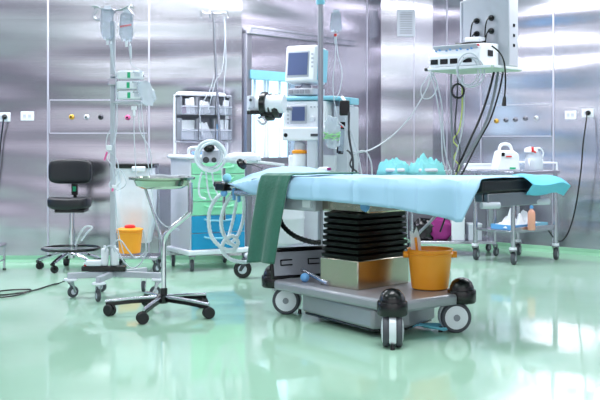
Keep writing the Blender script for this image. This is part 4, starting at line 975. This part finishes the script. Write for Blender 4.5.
hang('thin white cable falling from the left pendant corner', [(431, 72), (436, 95), (441, 125), (443, 160), (451, 176)], .0055, 'cable')
hang('second thin white cable falling from the left pendant corner', [(433, 72), (441, 100), (443, 130), (446, 155), (453, 177)], .0055, 'cable')

# ================================================================ RIGHT STEEL TROLLEY (angled)
CX, CY = (513 - 300) / 1000 * 9.2, 9.2
RC = thing('steel_trolley', 'two-shelf steel instrument trolley on casters at the right behind the drape flap', 'trolley', (CX, CY, 0), R(38))
LX, LY = .62, .46
for (x, y) in ((0, 0), (LX, 0), (0, LY), (LX, LY)):
    MB().cyl((x, y, .15), (x, y, .86), .021).build('leg', 'steel', RC)
    MB().cyl((x, y, .135), (x, y, .16), .034).build('bumper', 'white', RC)
    caster(RC, x, y, rz=R(25), wr=.06, plate=.14, tm='tyre', hub='lgrey', width=.036)
MB().box((LX / 2, LY / 2, .845), (LX + .06, LY + .06, .03)).build('top_shelf', 'steel', RC, bevel=.004)
MB().box((LX / 2, LY / 2, .30), (LX, LY, .022)).box((LX/2, 0, .325), (LX, .008, .035)).build('lower_shelf', 'steel', RC, bevel=.003)
MB().tube([(LX * .45, LY + .02, .87), (LX * .45, LY + .02, .93), (LX + .02, LY + .02, .93), (LX + .02, LY - .1, .93), (LX + .02, -.0, .93), (LX + .02, 0, .86)], .011, n=4, smooth=False).build('guard_rail', 'white', RC)
RCM = root_matrix(RC)
def rc(v): return RCM @ Vector(v)
for k, (x, y, w, d, m, lb) in enumerate(((.2, .16, .34, .26, 'navy', 'blue shallow tray at the left of the lower trolley shelf'), (.48, .22, .22, .3, 'lblue', 'pale blue shallow tray at the right of the lower trolley shelf'))):
    t = thing('shallow_tray', lb, 'tray', rc((x, y, .312)), R(38), 'trays on the lower trolley shelf')
    mb = MB().box((0, 0, .006), (w, d, .008)); 
    for s_ in (-1, 1): mb.box((s_ * w / 2, 0, .025), (.006, d, .045)); mb.box((0, s_ * d / 2, .025), (w, .006, .045))
    mb.build('tray_shell', m, t)
def heap(c, d, seed, label, m='paper', grp='crumpled papers in the trays', h0=.0, name='crumpled_paper'):
    def fn(u, v):
        a = u - .5; b = v - .5; rr = max(abs(a), abs(b)) * 2
        return Vector(c) + Matrix.Rotation(R(20), 3, 'Z') @ Vector((a * d[0], b * d[1], 0)) + Vector((0, 0, h0 + d[2] * (1 - rr ** 2) * (.35 + 1.6 * abs(noise.noise(Vector((u * 3.5 + seed, v * 3.5, seed)))))))
    return tag(MB().sheet(fn, 18, 18).build(name, m, solid=.004), label, 'paper', grp)
heap(rc((.17, .16, .33)), (.26, .22, .13), 2, 'crumpled white paper in the blue tray, left of the peach bottle')
heap(rc((.46, .22, .33)), (.20, .26, .12), 6, 'crumpled white paper in the pale blue tray, right of the peach bottle')
bt = thing('peach_bottle', 'peach-coloured plastic bottle with a blue cap on the lower trolley shelf', 'bottle', P(531.5, 229, 9.3))
bt.location.z = .312
MB().lathe([(.032, 0), (.036, .006), (.036, .15), (.03, .175), (.015, .19), (.014, .20)], (0, 0, 0), 24).build('bottle_body', 'peach', bt)
MB().lathe([(.017, .20), (.017, .225), (.012, .23)], (0, 0, 0), 18).build('bottle_cap', 'navy', bt)
# suction / aspirator machines on top
q0 = rc((.17, .2, .861))
A1 = thing('aspirator', 'white portable aspirator with carrying handle on the right steel trolley', 'aspirator', (P(505, 170, 9.42).x, 9.42, .861), R(10))
MB().extrude([(-.115, -.1, 0), (.115, -.1, 0), (.108, -.09, .16), (.06, -.08, .19), (-.07, -.08, .19), (-.098, -.09, .10)], (0, .18, 0)).build('housing', 'white', A1, bevel=.018)
MB().tube([(-.06, -.0, .18), (-.045, -.0, .235), (.0, 0, .25), (.05, 0, .235), (.07, 0, .18)], .016).build('carry_handle', 'white', A1)
MB().box((-.055, -.093, .155), (.03, .012, .035)).build('gauge', 'black', A1, bevel=.003)
MB().box((.0, -.095, .135), (.055, .006, .012)).build('red_logo', 'red', A1); MB().box((.035, -.103, .025), (.06, .006, .018)).build('green_logo', 'green', A1, bevel=.004)
A2 = thing('suction_jar_unit', 'white suction jar unit with red tap beside the aspirator', 'suction unit', (P(532, 170, 9.5).x, 9.5, .861), R(10))
MB().lathe([(.085, 0), (.09, .01), (.082, .13), (.06, .17), (.04, .19)], (.02, 0, 0), 26).build('jar', 'clear', A2)
MB().box((.02, 0, .06), (.15, .12, .12)).build('base_unit', 'white', A2, bevel=.02)
MB().lathe([(.06, .17), (.066, .18), (.06, .21), (.02, .225)], (-.01, 0, 0), 22).build('jar_lid', 'white', A2)
MB().box((-.02, -.06, .20), (.02, .02, .05)).cyl((-.02, -.06, .19), (.01, -.07, .17), .008).build('red_tap', 'red', A2, bevel=.003)
MB().tube([(.02, -.02, .21), (.07, -.03, .21), (.10, -.03, .17), (.09, -.03, .12)], .008).build('jar_hose', 'white', A2)

# second steel bench behind with boxes
BN = thing('steel_bench', 'long low-shelved steel bench against the corner behind the operating table', 'bench', (1.52, 10.1, 0), R(0))
MB().box((-.0, 0, .84), (.86, .45, .03)).build('bench_top', 'steel', BN, bevel=.004)
MB().box((-.0, 0, .135), (.84, .42, .03)).build('bench_shelf', 'steel', BN, bevel=.004)
MB().box((.0, .21, .45), (.84, .012, .55)).build('back_panel', 'dsteel', BN)
for (x, y) in ((-.41, -.2), (.41, -.2), (-.41, .2), (.41, .2)):
    MB().cyl((x, y, .12), (x, y, .83), .016).build('leg', 'steel', BN); caster(BN, x, y, rz=R(50), wr=.045, plate=.12)
def bx_(px, py, Y, d, m, name, label, cat, grp=None, z=None, lid=True):
    p = P(px, py, Y); t = thing(name, label, cat, (p.x, p.y, z if z is not None else p.z), group=grp)
    MB().box((0, 0, d[2] / 2), d).build('box_body', m, t, bevel=.006)
    if lid: MB().box((0, 0, d[2] - .008), (d[0] + .008, d[1] + .008, .014)).build('lid', 'white', t, bevel=.003)
    return t
bx_(457, 230, 10.0, (.13, .16, .23), 'white', 'white_box', 'tall white box on the low shelf beside the purple bag', 'box', 'white boxes on the low bench shelf', .151)
bx_(474, 230, 10.0, (.13, .16, .17), 'offw', 'white_box', 'shorter pale box on the low shelf behind the left trolley leg', 'box', 'white boxes on the low bench shelf', .151)
bx_(478, 168, 9.98, (.26, .15, .06), 'white', 'white_box', 'flat white box on the bench top left of the aspirator', 'box', None, .856)
PB = thing('purple_bag', 'purple and black soft bag lying on the low bench shelf', 'bag', (P(437, 228, 10.0).x, 10.0, .151))
MB().blob((.03, 0, .11), (.24, .16, .21), amp=.35, f=2, seed=4).build('bag_body', 'purple', PB)
MB().blob((-.13, .0, .10), (.2, .18, .2), amp=.35, f=2, seed=9).build('bag_flap', 'black', PB)
